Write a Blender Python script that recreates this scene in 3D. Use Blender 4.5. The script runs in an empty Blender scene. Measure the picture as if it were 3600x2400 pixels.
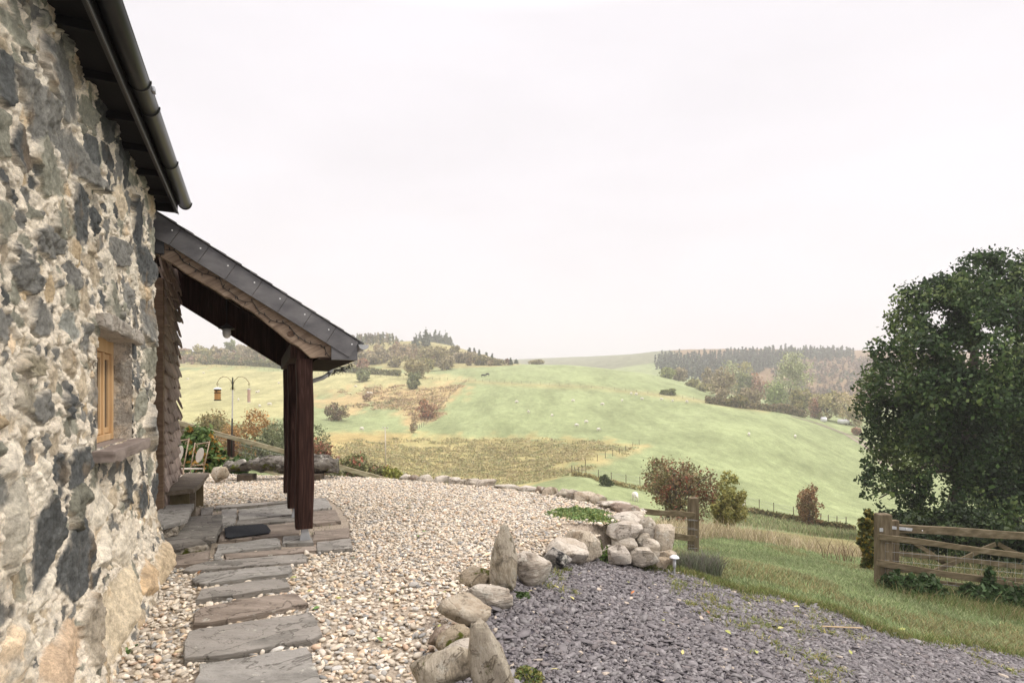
import bpy, bmesh, math, random
import numpy as np
from mathutils import Vector, Matrix

# ------------------------------------------------------------------ camera, sky, sun, exposure
S = bpy.context.scene
COL = S.collection
EYE = 1.6                                   # eye height over the terrace
cam_d = bpy.data.cameras.new('camera'); cam = bpy.data.objects.new('camera', cam_d); COL.objects.link(cam)
cam.location = (0, 0, EYE); cam.rotation_euler = (math.radians(90), 0, 0)
cam_d.sensor_width = 36; cam_d.lens = 20.0; cam_d.shift_y = 200/3600.0
cam_d.clip_start = 0.05; cam_d.clip_end = 9000
cam_d.dof.use_dof = True; cam_d.dof.focus_distance = 7.0; cam_d.dof.aperture_fstop = 5.6
S.camera = cam
S.view_settings.view_transform = 'Standard'; S.view_settings.look = 'None'
S.view_settings.exposure = 0.40; S.view_settings.gamma = 1.0
S.render.engine = 'CYCLES'
S.cycles.use_denoising = True
S.cycles.max_bounces = 6; S.cycles.diffuse_bounces = 3; S.cycles.glossy_bounces = 2
S.cycles.transmission_bounces = 4; S.cycles.volume_bounces = 1; S.cycles.transparent_max_bounces = 6

SUN_EL, SUN_AZ = 44.0, 103.0                # azimuth clockwise from the view direction
w = bpy.data.worlds.new('World'); S.world = w; w.use_nodes = True
nt = w.node_tree; nt.nodes.clear()
def wn(t): return nt.nodes.new(t)
out = wn('ShaderNodeOutputWorld'); mixs = wn('ShaderNodeMixShader'); mixs.inputs[0].default_value = 0.96
sky = wn('ShaderNodeTexSky'); sky.sky_type = 'NISHITA'; sky.sun_disc = False
sky.sun_elevation = math.radians(SUN_EL); sky.sun_rotation = math.radians(SUN_AZ)
bg1 = wn('ShaderNodeBackground'); bg1.inputs[1].default_value = 0.1
bg2 = wn('ShaderNodeBackground'); bg2.inputs[1].default_value = 1.0
tc = wn('ShaderNodeTexCoord'); sep = wn('ShaderNodeSeparateXYZ')
mp = wn('ShaderNodeMapping'); mp.inputs['Scale'].default_value = (1.0, 1.0, 3.2)
no = wn('ShaderNodeTexNoise'); no.inputs['Scale'].default_value = 1.7; no.inputs['Detail'].default_value = 5
no.inputs['Roughness'].default_value = 0.5; no.inputs['Distortion'].default_value = 0.3
cr = wn('ShaderNodeValToRGB')                # thin overcast: pale grey veils in near-white cloud
cr.color_ramp.elements[0].position = 0.35; cr.color_ramp.elements[0].color = (.70, .672, .70, 1)
cr.color_ramp.elements[1].position = 0.62; cr.color_ramp.elements[1].color = (.76, .73, .765, 1)
er = wn('ShaderNodeValToRGB')                # an overcast dome is brightest overhead
er.color_ramp.elements[0].position = 0.56; er.color_ramp.elements[0].color = (1, 1, 1, 1)
er.color_ramp.elements[1].position = 0.92; er.color_ramp.elements[1].color = (4.1, 3.95, 3.75, 1)
mul = wn('ShaderNodeMixRGB'); mul.blend_type = 'MULTIPLY'; mul.inputs[0].default_value = 1
L = nt.links.new
L(tc.outputs['Generated'], mp.inputs[0]); L(mp.outputs[0], no.inputs['Vector']); L(no.outputs[0], cr.inputs[0])
L(tc.outputs['Generated'], sep.inputs[0]); L(sep.outputs[2], er.inputs[0])
L(cr.outputs[0], mul.inputs[1]); L(er.outputs[0], mul.inputs[2]); L(mul.outputs[0], bg2.inputs[0])
L(sky.outputs[0], bg1.inputs[0]); L(bg1.outputs[0], mixs.inputs[1]); L(bg2.outputs[0], mixs.inputs[2])
L(mixs.outputs[0], out.inputs[0])
sl = bpy.data.lights.new('sun', 'SUN'); sl.energy = 1.5; sl.angle = math.radians(12); sl.color = (1, .95, .86)
so = bpy.data.objects.new('sun', sl); COL.objects.link(so)
_a, _e = math.radians(SUN_AZ), math.radians(SUN_EL)
so.rotation_euler = Vector((math.sin(_a)*math.cos(_e), math.cos(_a)*math.cos(_e), math.sin(_e))).to_track_quat('Z', 'Y').to_euler()

# ------------------------------------------------------------------ frames: photo measurements -> places
F = 2000.0
EU = np.array((-.4085, .9128, 0)); EV = np.array((.9128, .4085, 0))     # along the house wall / out of it
def W(px, py, d): return np.array(((px-1800)/F*d, d, EYE+(1400-py)/F*d))
def G(px, py, z):
    d = (EYE-z)/((py-1400)/F); return W(px, py, d)
def HW(u, v, z): return EU*u+EV*v+np.array((0, 0, z))
def PU(px, py, u):
    a = (px-1800)/F; d = u/(-.4085*a+.9128); return (.9128*a+.4085)*d, EYE+(1400-py)/F*d     # v, z
def PV(px, py, v):
    a = (px-1800)/F; d = v/(.9128*a+.4085); return (-.4085*a+.9128)*d, EYE+(1400-py)/F*d     # u, z
rng = np.random.default_rng(7); random.seed(7)

# ------------------------------------------------------------------ noise
def _h(ix, iy, iz, s):
    n = (ix*374761393 + iy*668265263 + iz*2147483647*3 + s*974711) & 0xffffffff
    n = ((n ^ (n >> 13))*1274126177) & 0xffffffff
    n = ((n ^ (n >> 16))*2246822519) & 0xffffffff
    return ((n ^ (n >> 15)) & 0xffffff)/float(0xffffff)
def vnoise(p, s=0):
    p = np.asarray(p, float); i = np.floor(p).astype(np.int64); f = p-i; f = f*f*(3-2*f)
    r = 0
    for dx in (0, 1):
        for dy in (0, 1):
            for dz in (0, 1):
                wgt = (f[:, 0] if dx else 1-f[:, 0])*(f[:, 1] if dy else 1-f[:, 1])*(f[:, 2] if dz else 1-f[:, 2])
                r = r+wgt*_h(i[:, 0]+dx, i[:, 1]+dy, i[:, 2]+dz, s)
    return r*2-1
def fbm(p, o=4, s=0, g=.5):
    p = np.asarray(p, float); r = 0; a = 1; t = 0
    for k in range(o):
        r = r+a*vnoise(p*(2.03**k)+k*17.3, s+k); t += a; a *= g
    return r/t
def sstep(a, b, x):
    t = np.clip((x-a)/(b-a), 0, 1); return t*t*(3-2*t)

# ------------------------------------------------------------------ materials
MATS = {}
def newmat(name):
    m = bpy.data.materials.new(name); m.use_nodes = True
    return m, m.node_tree, m.node_tree.nodes['Principled BSDF']
def mat(name, cols, scale=(4, 4, 4), detail=8, rough=.85, bump=.3, bscale=None, bdist=.01, attr=None, attr_mix='MULTIPLY',
        attr_fac=1.0, metal=0, spec=.3, distort=0.0, nrough=.6, trans=0, roughvar=0, pos=None):
    """noise -> colour ramp -> base colour (optionally combined with the Col attribute), finer noise -> bump"""
    if name in MATS: return MATS[name]
    m, t, b = newmat(name); N = t.nodes.new; l = t.links.new
    tc = N('ShaderNodeTexCoord'); mp = N('ShaderNodeMapping'); mp.inputs['Scale'].default_value = scale
    n1 = N('ShaderNodeTexNoise'); n1.inputs['Scale'].default_value = 1; n1.inputs['Detail'].default_value = detail
    n1.inputs['Roughness'].default_value = nrough; n1.inputs['Distortion'].default_value = distort
    r = N('ShaderNodeValToRGB'); els = r.color_ramp.elements
    k = len(cols)
    for i, c in enumerate(cols):
        p = pos[i] if pos else .28+.44*i/max(k-1, 1)
        e = els[i] if i < 2 else els.new(p)
        e.position = p; e.color = (*c, 1)
    l(tc.outputs['Object'], mp.inputs[0]); l(mp.outputs[0], n1.inputs['Vector']); l(n1.outputs[0], r.inputs[0])
    colout = r.outputs[0]
    if attr:
        a = N('ShaderNodeAttribute'); a.attribute_name = attr
        x = N('ShaderNodeMixRGB'); x.blend_type = attr_mix; x.inputs[0].default_value = attr_fac
        l(a.outputs['Color'], x.inputs[1]); l(colout, x.inputs[2]); colout = x.outputs[0]
    l(colout, b.inputs['Base Color'])
    if bump:
        mp2 = N('ShaderNodeMapping'); mp2.inputs['Scale'].default_value = bscale or tuple(s*3 for s in scale)
        n2 = N('ShaderNodeTexNoise'); n2.inputs['Scale'].default_value = 1; n2.inputs['Detail'].default_value = 6
        n2.inputs['Roughness'].default_value = .65
        bp = N('ShaderNodeBump'); bp.inputs['Strength'].default_value = bump; bp.inputs['Distance'].default_value = bdist
        l(tc.outputs['Object'], mp2.inputs[0]); l(mp2.outputs[0], n2.inputs['Vector']); l(n2.outputs[0], bp.inputs['Height'])
        l(bp.outputs[0], b.inputs['Normal'])
    b.inputs['Roughness'].default_value = rough; b.inputs['Metallic'].default_value = metal
    b.inputs['Specular IOR Level'].default_value = spec
    if trans:
        td = N('ShaderNodeBsdfTranslucent'); ms = N('ShaderNodeMixShader'); ms.inputs[0].default_value = trans
        l(colout, td.inputs[0]); l(b.outputs[0], ms.inputs[1]); l(td.outputs[0], ms.inputs[2])
        l(ms.outputs[0], t.nodes['Material Output'].inputs[0])
    MATS[name] = m; return m
def leafmat(name='leaf', trans=.25): return mat(name, [(.8, .8, .8), (1.15, 1.15, 1.15)], (.9, .9, .9), 2, .6, 0, attr='Col', trans=trans, spec=.25)
def rockmat(name, cols, moss=0.0, spots=None, layer=None, lichen=.25, dirt_shade=True, flake=2.6):
    if name in MATS: return MATS[name]
    m, t, b = newmat(name); N = t.nodes.new; l = t.links.new
    tco = N('ShaderNodeTexCoord'); oi = N('ShaderNodeObjectInfo'); mlt = N('ShaderNodeMath'); mlt.operation = 'MULTIPLY'; mlt.inputs[1].default_value = 37.0
    class tc: pass
    va = N('ShaderNodeVectorMath'); va.operation = 'ADD'; l(oi.outputs['Random'], mlt.inputs[0]); l(tco.outputs['Object'], va.inputs[0]); l(mlt.outputs[0], va.inputs[1]); tc.outputs = {'Object': va.outputs[0]}
    mp = N('ShaderNodeMapping')
    if layer:
        mp.inputs['Rotation'].default_value = layer[0]; mp.inputs['Scale'].default_value = layer[1]
    else: mp.inputs['Scale'].default_value = (5, 5, 5)
    n1 = N('ShaderNodeTexNoise'); n1.inputs['Scale'].default_value = 1; n1.inputs['Detail'].default_value = 9; n1.inputs['Roughness'].default_value = .68
    r = N('ShaderNodeValToRGB')
    for i, c in enumerate(cols):
        e = r.color_ramp.elements[i] if i < 2 else r.color_ramp.elements.new(.5)
        e.position = .37+.26*i/(len(cols)-1); e.color = (*c, 1)
    l(tc.outputs['Object'], mp.inputs[0]); l(mp.outputs[0], n1.inputs['Vector']); l(n1.outputs[0], r.inputs[0])
    c = r.outputs[0]
    def over(c, col, sc, lo, hi, seed):
        q = N('ShaderNodeTexNoise'); q.inputs['Scale'].default_value = sc; q.inputs['Detail'].default_value = 7; q.inputs['Roughness'].default_value = .7
        mq = N('ShaderNodeMapping'); mq.inputs['Location'].default_value = (seed, seed*1.7, seed*.3)
        l(tc.outputs['Object'], mq.inputs[0]); l(mq.outputs[0], q.inputs['Vector'])
        rr = N('ShaderNodeValToRGB'); rr.color_ramp.elements[0].position = lo; rr.color_ramp.elements[1].position = hi
        rr.color_ramp.elements[0].color = (0, 0, 0, 1); rr.color_ramp.elements[1].color = (1, 1, 1, 1)
        l(q.outputs[0], rr.inputs[0])
        x = N('ShaderNodeMixRGB'); l(rr.outputs[0], x.inputs[0]); l(c, x.inputs[1]); x.inputs[2].default_value = (*col, 1)
        return x.outputs[0]
    if flake:      # broken edges where thin layers have split off: a tone step with a dark line along it
        q = N('ShaderNodeTexNoise'); q.inputs['Scale'].default_value = flake; q.inputs['Detail'].default_value = 6; q.inputs['Roughness'].default_value = .55; q.inputs['Distortion'].default_value = .6
        l(tc.outputs['Object'], q.inputs['Vector'])
        for stops in (((.495, 0), (.505, .55)), ((.490, 0), (.499, .75), (.502, .75), (.508, 0)), ((.60, 0), (.606, .7), (.612, 0))):
            rr = N('ShaderNodeValToRGB')
            for i, (p_, v_) in enumerate(stops):
                e = rr.color_ramp.elements[i] if i < 2 else rr.color_ramp.elements.new(p_)
                e.position = p_; e.color = (v_, v_, v_, 1)
            l(q.outputs[0], rr.inputs[0]); x = N('ShaderNodeMixRGB'); x.blend_type = 'MULTIPLY' if len(stops) > 2 else 'MIX'
            l(rr.outputs[0], x.inputs[0]); l(c, x.inputs[1]); x.inputs[2].default_value = (.22, .20, .18, 1) if len(stops) > 2 else (*cols[-1], 1); c = x.outputs[0]
    if lichen: c = over(c, (.56, .54, .46), 9, .62-lichen*.3, .70, 3)
    c = over(c, tuple(x*.5 for x in cols[0]), 22, .60, .72, 9)
    if dirt_shade: c = over(c, tuple(x*.45 for x in cols[0]), 7, .55, .68, 21)  # dark blotches paint crevice shade and dirt into the stone colour
    if spots: c = over(c, spots, 6, .5, .58, 5)
    if moss: c = over(c, (.075, .085, .012), 5, .66-moss*.3, .72-moss*.3, 12)
    l(c, b.inputs['Base Color'])
    n2 = N('ShaderNodeTexNoise'); n2.inputs['Scale'].default_value = 2.5 if layer else 28; n2.inputs['Detail'].default_value = 9; n2.inputs['Roughness'].default_value = .7
    if layer: l(mp.outputs[0], n2.inputs['Vector'])
    else: l(tc.outputs['Object'], n2.inputs['Vector'])
    bp = N('ShaderNodeBump'); bp.inputs['Strength'].default_value = .9; bp.inputs['Distance'].default_value = .045
    l(n2.outputs[0], bp.inputs['Height']); l(bp.outputs[0], b.inputs['Normal'])
    b.inputs['Roughness'].default_value = .9; b.inputs['Specular IOR Level'].default_value = .2
    MATS[name] = m; return m

# ------------------------------------------------------------------ things, parts
BASE = {}
def props(o, label=None, cat=None, group=None, kind=None):
    if label: o['label'] = label
    if cat: o['category'] = cat
    if group: o['group'] = group
    if kind: o['kind'] = kind
    return o
def thing(name, label, cat, base, group=None):
    o = bpy.data.objects.new(name, None); COL.objects.link(o)
    o.location = tuple(base); o.empty_display_size = .2
    BASE[o] = np.array(base, float)
    return props(o, label, cat, group)
def rawmesh(name, V, faces, smooth=False):
    """faces: (n,k) array or list of tuples"""
    me = bpy.data.meshes.new(name); V = np.asarray(V, np.float32)
    if isinstance(faces, np.ndarray):
        n, k = faces.shape
        me.vertices.add(len(V)); me.vertices.foreach_set('co', V.ravel())
        me.loops.add(n*k); me.loops.foreach_set('vertex_index', faces.astype(np.int32).ravel())
        me.polygons.add(n); me.polygons.foreach_set('loop_start', np.arange(0, n*k, k, dtype=np.int32))
        me.update(calc_edges=True)
    else:
        me.from_pydata([tuple(map(float, v)) for v in V], [], [tuple(map(int, f)) for f in faces]); me.update()
    if smooth: me.polygons.foreach_set('use_smooth', np.ones(len(me.polygons), bool)); me.update()
    return me
def setcol(me, C, name='Col'):
    a = me.color_attributes.new(name, 'FLOAT_COLOR', 'POINT')
    C = np.asarray(C, np.float32); C4 = np.ones((len(C), 4), np.float32); C4[:, :C.shape[1]] = C
    a.data.foreach_set('color', C4.ravel())
def put(name, V, faces, m, parent=None, smooth=False, col=None, base=None, label=None):
    V = np.asarray(V, float)
    b = BASE[parent] if parent in BASE else (np.zeros(3) if base is None else np.array(base, float))
    me = rawmesh(name, V-b, faces, smooth); me.materials.append(m)
    if col is not None: setcol(me, col)
    o = bpy.data.objects.new(name, me); COL.objects.link(o)
    if parent is not None: o.parent = parent
    else: o.location = tuple(b)
    BASE[o] = b
    if parent is not None: o.location = (0, 0, 0)
    if label: o['label'] = label
    return o
class MB:
    def __init__(s): s.v = []; s.f = []; s.n = 0
    def add(s, V, Fs):
        V = np.asarray(V, float); s.v.append(V)
        s.f += [tuple(i+s.n for i in f) for f in Fs]; s.n += len(V); return s
    def prism(s, poly, off, tip=1.0):
        P = np.asarray(poly, float); n = len(P); off = np.asarray(off, float)
        Q = P+off
        if tip != 1: c = Q.mean(0); Q = c+(Q-c)*tip
        nrm = np.zeros(3)
        for i in range(n): nrm += np.cross(P[i]-P[0], P[(i+1) % n]-P[0])
        if nrm.dot(off) > 0: f = [tuple(range(n-1, -1, -1)), tuple(range(n, 2*n))]+[(i, (i+1) % n, n+(i+1) % n, n+i) for i in range(n)]
        else: f = [tuple(range(n)), tuple(range(2*n-1, n-1, -1))]+[(i, n+i, n+(i+1) % n, (i+1) % n) for i in range(n)]
        return s.add(np.vstack((P, Q)), f)
    def hbox(s, u, v, z):   # box in the house frame
        return s.prism([HW(u[0], v[0], z[0]), HW(u[0], v[1], z[0]), HW(u[0], v[1], z[1]), HW(u[0], v[0], z[1])], EU*(u[1]-u[0]))
    def bar(s, a, b, w, h, up=(0, 0, 1)):   # squared timber from a to b
        a = np.asarray(a, float); b = np.asarray(b, float); d = (b-a)/np.linalg.norm(b-a); up = np.asarray(up, float)
        sd = np.cross(d, up); sd /= np.linalg.norm(sd); up = np.cross(sd, d)
        return s.prism([a-sd*w/2-up*h/2, a+sd*w/2-up*h/2, a+sd*w/2+up*h/2, a-sd*w/2+up*h/2], b-a)
    def tube(s, pts, r, n=8, cap=True):
        pts = np.asarray(pts, float); k = len(pts); r = np.broadcast_to(np.asarray(r, float), (k,))
        V = []; ref = np.array((.3, .2, 1.)); 
        for i in range(k):
            d = pts[min(i+1, k-1)]-pts[max(i-1, 0)]; d = d/(np.linalg.norm(d)+1e-12)
            if abs(d.dot(ref))/np.linalg.norm(ref) > .95: ref = np.array((1., .1, .2))
            a = np.cross(d, ref); a /= np.linalg.norm(a); b = np.cross(d, a); ref = -b if False else ref
            for j in range(n):
                t = 2*math.pi*j/n; V.append(pts[i]+r[i]*(a*math.cos(t)+b*math.sin(t)))
        Fs = [(i*n+j, i*n+(j+1) % n, (i+1)*n+(j+1) % n, (i+1)*n+j) for i in range(k-1) for j in range(n)]
        if cap: Fs += [tuple(range(n-1, -1, -1)), tuple((k-1)*n+j for j in range(n))]
        return s.add(V, Fs)
    def lathe(s, c, prof, n=20, axis=None):
        c = np.asarray(c, float); V = []; k = len(prof)
        for r, z in prof:
            for j in range(n):
                t = 2*math.pi*j/n; V.append(c+np.array((r*math.cos(t), r*math.sin(t), z)))
        Fs = [(i*n+j, i*n+(j+1) % n, (i+1)*n+(j+1) % n, (i+1)*n+j) for i in range(k-1) for j in range(n)]
        Fs += [tuple(range(n-1, -1, -1)), tuple((k-1)*n+j for j in range(n))]
        return s.add(V, Fs)
    def put(s, name, m, parent=None, smooth=False, bevel=0, base=None, label=None, rough=0, seg=2):
        V = np.vstack(s.v)
        if parent is None and base is None: base = (V.min(0)+V.max(0))/2*np.array((1, 1, 0))+np.array((0, 0, V[:, 2].min()))
        o = put(name, V, s.f, m, parent, smooth, base=base, label=label)
        if bevel:
            md = o.modifiers.new('bevel', 'BEVEL'); md.width = bevel; md.segments = seg; md.limit_method = 'ANGLE'; md.angle_limit = math.radians(35)
        return o
def single(name, mb, m, label, cat, group=None, **k):
    return props(mb.put(name, m, **k), label, cat, group)
def structure(o): o['kind'] = 'structure'; return o
def copy_thing(o, loc, rotz=0, scale=1, label=None, group=None):
    c = o.copy(); COL.objects.link(c); c.location = tuple(loc); c.rotation_euler = (0, 0, rotz); c.scale = (scale,)*3
    for ch in list(o.children):
        k = ch.copy(); COL.objects.link(k); k.parent = c
        for g in list(ch.children):
            q = g.copy(); COL.objects.link(q); q.parent = k
    if label: c['label'] = label
    if group: c['group'] = group
    return c
ORD = ['first', 'second', 'third', 'fourth', 'fifth', 'sixth', 'seventh', 'eighth', 'ninth', 'tenth', 'eleventh', 'twelfth', 'thirteenth',
       'fourteenth', 'fifteenth', 'sixteenth', 'seventeenth', 'eighteenth', 'nineteenth', 'twentieth', 'twenty-first', 'twenty-second', 'twenty-third', 'twenty-fourth', 'twenty-fifth']
def inpoly(P, poly):
    x, y = P[:, 0], P[:, 1]; r = np.zeros(len(P), bool); n = len(poly)
    for i in range(n):
        x1, y1 = poly[i]; x2, y2 = poly[(i+1) % n]
        c = ((y1 > y) != (y2 > y)) & (x < (x2-x1)*(y-y1)/((y2-y1) if y2 != y1 else 1e-9)+x1); r ^= c
    return r
def polydist(P, poly):
    r = np.full(len(P), 1e9); n = len(poly)
    for i in range(n):
        a = np.array(poly[i]); b = np.array(poly[(i+1) % n]); ab = b-a
        t = np.clip(((P-a)@ab)/(ab@ab+1e-12), 0, 1); r = np.minimum(r, np.linalg.norm(P-(a+t[:, None]*ab), axis=1))
    return r
def bcache(sub):
    bm = bmesh.new(); bmesh.ops.create_icosphere(bm, subdivisions=sub, radius=1)
    bm.verts.ensure_lookup_table(); V = np.array([v.co[:] for v in bm.verts]); Fs = np.array([[v.index for v in f.verts] for f in bm.faces]); bm.free()
    return V, Fs
ICO = {k: bcache(k) for k in (1, 2, 3, 4, 5)}
def rotz(V, a):
    c, s_ = math.cos(a), math.sin(a); V = np.asarray(V); return np.stack((V[:, 0]*c-V[:, 1]*s_, V[:, 0]*s_+V[:, 1]*c, V[:, 2]), 1)
# ------------------------------------------------------------------ the lie of the land
PA, PB, PC = .016, -.217, -.022              # the drive is a plane sloping down to the right
def planez(x, y): return PA+PB*x+PC*y
def GP(px, py, dz=0):                        # photo point on the sloping plane
    a = (px-1800)/F; d = (EYE-PA-dz)/((py-1400)/F+PB*a+PC); return W(px, py, d)
TERR = [(-.42, .4), (-.42, 2.4), (-.40, 3.3), (-.30, 4.0), (-.08, 5.15), (.18, 6.15), (.70, 6.8), (1.30, 7.3), (1.78, 7.65), (1.9, 8.1), (1.5, 8.5), (.9, 9.0), (-.25, 10.2),
        (-2.2, 11.1), (-3.4, 11.5), (-5.6, 11.8), (-7.4, 12.2), (-7.4, 9.5), (-5.2, 8.6), (-3.6, 5.2), (-2.3, 2.4), (-2.0, .4)]
_cp = []
for d in (1.5, 2.5, 4, 6, 8):
    for px in (-6000, -1500, 400, 1200): _cp.append((px, d, 1400+(EYE+.2)/d*F))
    for px in (1900, 2600, 3300, 4200, 6000, 9000): _cp.append((px, d, 1400+(EYE-planez((px-1800)/F*d, d))/d*F))
_cp += [(px, d, 1400+(EYE-z)/d*F) for px, d, z in ((-6000, 14, 3), (-6000, 60, 12), (-6000, 300, 50), (-6000, 1500, 110), (-6000, 3000, 110), (-1500, 14, 1.2), (-1500, 60, 2),
        (-1500, 300, 30), (-1500, 1500, 95), (-1500, 3000, 95), (6000, 14, -6), (6000, 60, -16), (6000, 150, -16), (6000, 400, 15), (6000, 800, 60), (6000, 3000, 80),
        (9000, 14, -8), (9000, 60, -20), (9000, 400, 15), (9000, 3000, 80))]
_rows = {   # measured down each column of the photograph: distance, picture row of the ground there
 300: [(11, 1720), (14, 1660), (25, 1640), (45, 1620), (80, 1560), (120, 1490), (200, 1415), (260, 1365), (330, 1300), (450, 1262), (700, 1250), (1500, 1262), (3000, 1300)],
 800: [(11, 1715), (14, 1662), (25, 1660), (45, 1640), (80, 1570), (120, 1495), (200, 1415), (260, 1365), (330, 1300), (420, 1255), (520, 1238), (900, 1245), (1500, 1262), (3000, 1300)],
 1350: [(12, 1790), (20, 1765), (40, 1735), (80, 1690), (110, 1640), (150, 1540), (180, 1480), (230, 1400), (290, 1325), (340, 1305), (420, 1245), (480, 1205), (560, 1215), (900, 1262), (3000, 1310)],
 1500: [(12, 1850), (20, 1785), (40, 1750), (80, 1700), (110, 1660), (150, 1540), (180, 1475), (230, 1385), (290, 1320), (340, 1300), (420, 1240), (490, 1200), (580, 1215), (900, 1262), (3000, 1310)],
 1800: [(12, 1880), (20, 1815), (40, 1775), (80, 1720), (105, 1680), (150, 1545), (180, 1470), (230, 1370), (280, 1315), (330, 1287), (380, 1278), (450, 1284), (700, 1300), (1500, 1272), (3000, 1310)],
 2050: [(12, 1920), (20, 1850), (40, 1800), (80, 1675), (110, 1610), (150, 1530), (180, 1470), (230, 1375), (280, 1322), (330, 1292), (380, 1288), (460, 1300), (700, 1310), (1500, 1258), (3000, 1310)],
 2300: [(10.7, 1960), (14, 1905), (20, 1865), (33, 1842), (60, 1780), (80, 1715), (110, 1640), (150, 1540), (180, 1478), (230, 1390), (280, 1340), (330, 1320), (430, 1340), (600, 1290), (750, 1240), (1500, 1270), (3000, 1320)],
 2700: [(10.7, 2000), (15, 1925), (20, 1895), (33, 1865), (60, 1825), (80, 1787), (110, 1690), (157, 1530), (190, 1475), (225, 1440), (300, 1430), (450, 1395), (600, 1290), (760, 1235), (1500, 1280), (3000, 1330)],
 3000: [(10.2, 2040), (15, 1975), (20, 1945), (40, 1895), (80, 1850), (110, 1760), (150, 1640), (180, 1560), (215, 1508), (260, 1475), (450, 1410), (600, 1300), (780, 1236), (1500, 1290), (3000, 1330)],
 3600: [(10.2, 2120), (15, 2060), (28, 1930), (45, 1890), (80, 1840), (110, 1760), (150, 1650), (220, 1540), (300, 1480), (450, 1420), (780, 1245), (1500, 1290), (3000, 1330)],
}
for px, rr in _rows.items():
    for d, py in rr: _cp.append((px, d, py))
for d, py in [(14, 2230), (28, 2020), (60, 1900), (110, 1790), (220, 1580), (450, 1430), (780, 1260), (3000, 1330)]: _cp.append((4400, d, py))
_cp = np.array(_cp, float)
def _feat(px, d):
    q = (np.asarray(px)-1800)/F; q = np.sign(q)*np.log1p(np.abs(q)*1.2)*1.6
    return np.stack((q, np.log2(d)*.8), 1)
_X = _feat(_cp[:, 0], _cp[:, 1])
def _phi(r): return np.where(r > 1e-9, r*r*np.log(np.maximum(r, 1e-9)), 0)
_n = len(_X); _A = np.zeros((_n+3, _n+3)); _R = np.linalg.norm(_X[:, None]-_X[None], axis=2)
_A[:_n, :_n] = _phi(_R)+np.eye(_n)*.004; _A[:_n, _n] = 1; _A[:_n, _n+1:] = _X; _A[_n, :_n] = 1; _A[_n+1:, :_n] = _X.T
_y = np.zeros(_n+3); _y[:_n] = (_cp[:, 2]-1400)*_cp[:, 1]**.5      # between height and picture row, so that neither far nor near errors dominate
_wt = np.linalg.solve(_A, _y)
_right = [GP(*p) for p in ((2240, 1992), (2330, 2000), (2420, 2012), (2533, 2050), (2610, 2078), (2706, 2082), (2800, 2112), (2944, 2139), (3045, 2190), (3120, 2222), (3212, 2246), (3420, 2268), (3600, 2305), (3900, 2360))]
DRIVE = [tuple(p[:2]) for p in _right]+[(5.6, 3.2), (5.0, .6), (-.42, .6)]+TERR[1:9]
def ground(x, y):
    x = np.asarray(x, float); y = np.asarray(y, float); d = np.maximum(y, 1.2); px = 1800+x/d*F
    Q = _feat(px, d); r = np.zeros(len(Q))
    for i in range(0, len(Q), 20000):
        q = Q[i:i+20000]; r[i:i+20000] = _phi(np.linalg.norm(q[:, None]-_X[None], axis=2))@_wt[:_n]+_wt[_n]+q@_wt[_n+1:]
    z = EYE-(r/d**.5)/F*d
    P = np.stack((x, y), 1)
    z = z+fbm(np.stack((x*.05, y*.05, x*0), 1), 3, 3)*np.clip((d-12)/60, 0, 1)*1.0*np.clip(d/150, .3, 1)
    near = sstep(11.5, 7.6, d)*sstep(-.6, .4, x)
    zp = planez(x, y)-.06
    # the bank past the drive falls off behind its edge
    z = z*(1-near)+zp*near
    nd = (d < 12); dr = np.zeros(len(d), bool); dr[nd] = inpoly(P[nd], DRIVE); z = np.where(dr, np.minimum(z, planez(x, y)-.06), z)
    ins = inpoly(P, TERR); dd = polydist(P, TERR)
    z = np.where(ins, np.minimum(z, -.25-.5*sstep(1.0, .05, dd)), z)
    return z
def GZ(x, y): return float(ground(np.array([x]), np.array([y]))[0])
def onground(px, d):
    x = (px-1800)/F*d; return np.array((x, d, GZ(x, d)))
def rowof(px, d):
    p = onground(px, d); return 1400-(p[2]-EYE)/d*F
def dist_at(px, py, d0, d1):                # distance where the ground shows at this picture point
    ds = np.geomspace(d0, d1, 60); x = (px-1800)/F*ds; rows = 1400-(ground(x, ds)-EYE)/ds*F
    k = int(np.argmin(np.abs(rows-py))); a, b = ds[max(k-1, 0)], ds[min(k+1, 59)]; ds = np.linspace(a, b, 41); x = (px-1800)/F*ds
    return float(ds[np.argmin(np.abs(1400-(ground(x, ds)-EYE)/ds*F-py))])

# ---- terrain sheet
_pxs = np.concatenate((np.linspace(-14000, -1500, 26)[:-1], np.linspace(-1500, 300, 30)[:-1], np.linspace(300, 3800, 240)[:-1], np.linspace(3800, 16000, 50)))
_ds = np.geomspace(1.3, 3000, 300)
_PX, _D = np.meshgrid(_pxs, _ds); _x = (_PX-1800)/F*_D; _z = ground(_x.ravel(), _D.ravel())
_tv = np.stack((_x.ravel(), _D.ravel(), _z), 1)
_nx, _nd = len(_pxs), len(_ds); _i = np.arange((_nd-1)*_nx).reshape(_nd-1, _nx)[:, :-1].ravel()
_tf = np.stack((_i, _i+1, _i+1+_nx, _i+_nx), 1)
_row = 1400-(_z-EYE)/_D.ravel()*F
_pp = np.stack((_PX.ravel(), _row), 1); _dd = _D.ravel()
_nz = fbm(np.stack((_tv[:, 0]*.06, _tv[:, 1]*.06, 0*_z), 1), 4, 11)
_nz2 = fbm(np.stack((_tv[:, 0]*.35, _tv[:, 1]*.35, 0*_z), 1), 3, 15)
_c = np.tile(np.array((.250, .305, .182)), (len(_z), 1))
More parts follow.
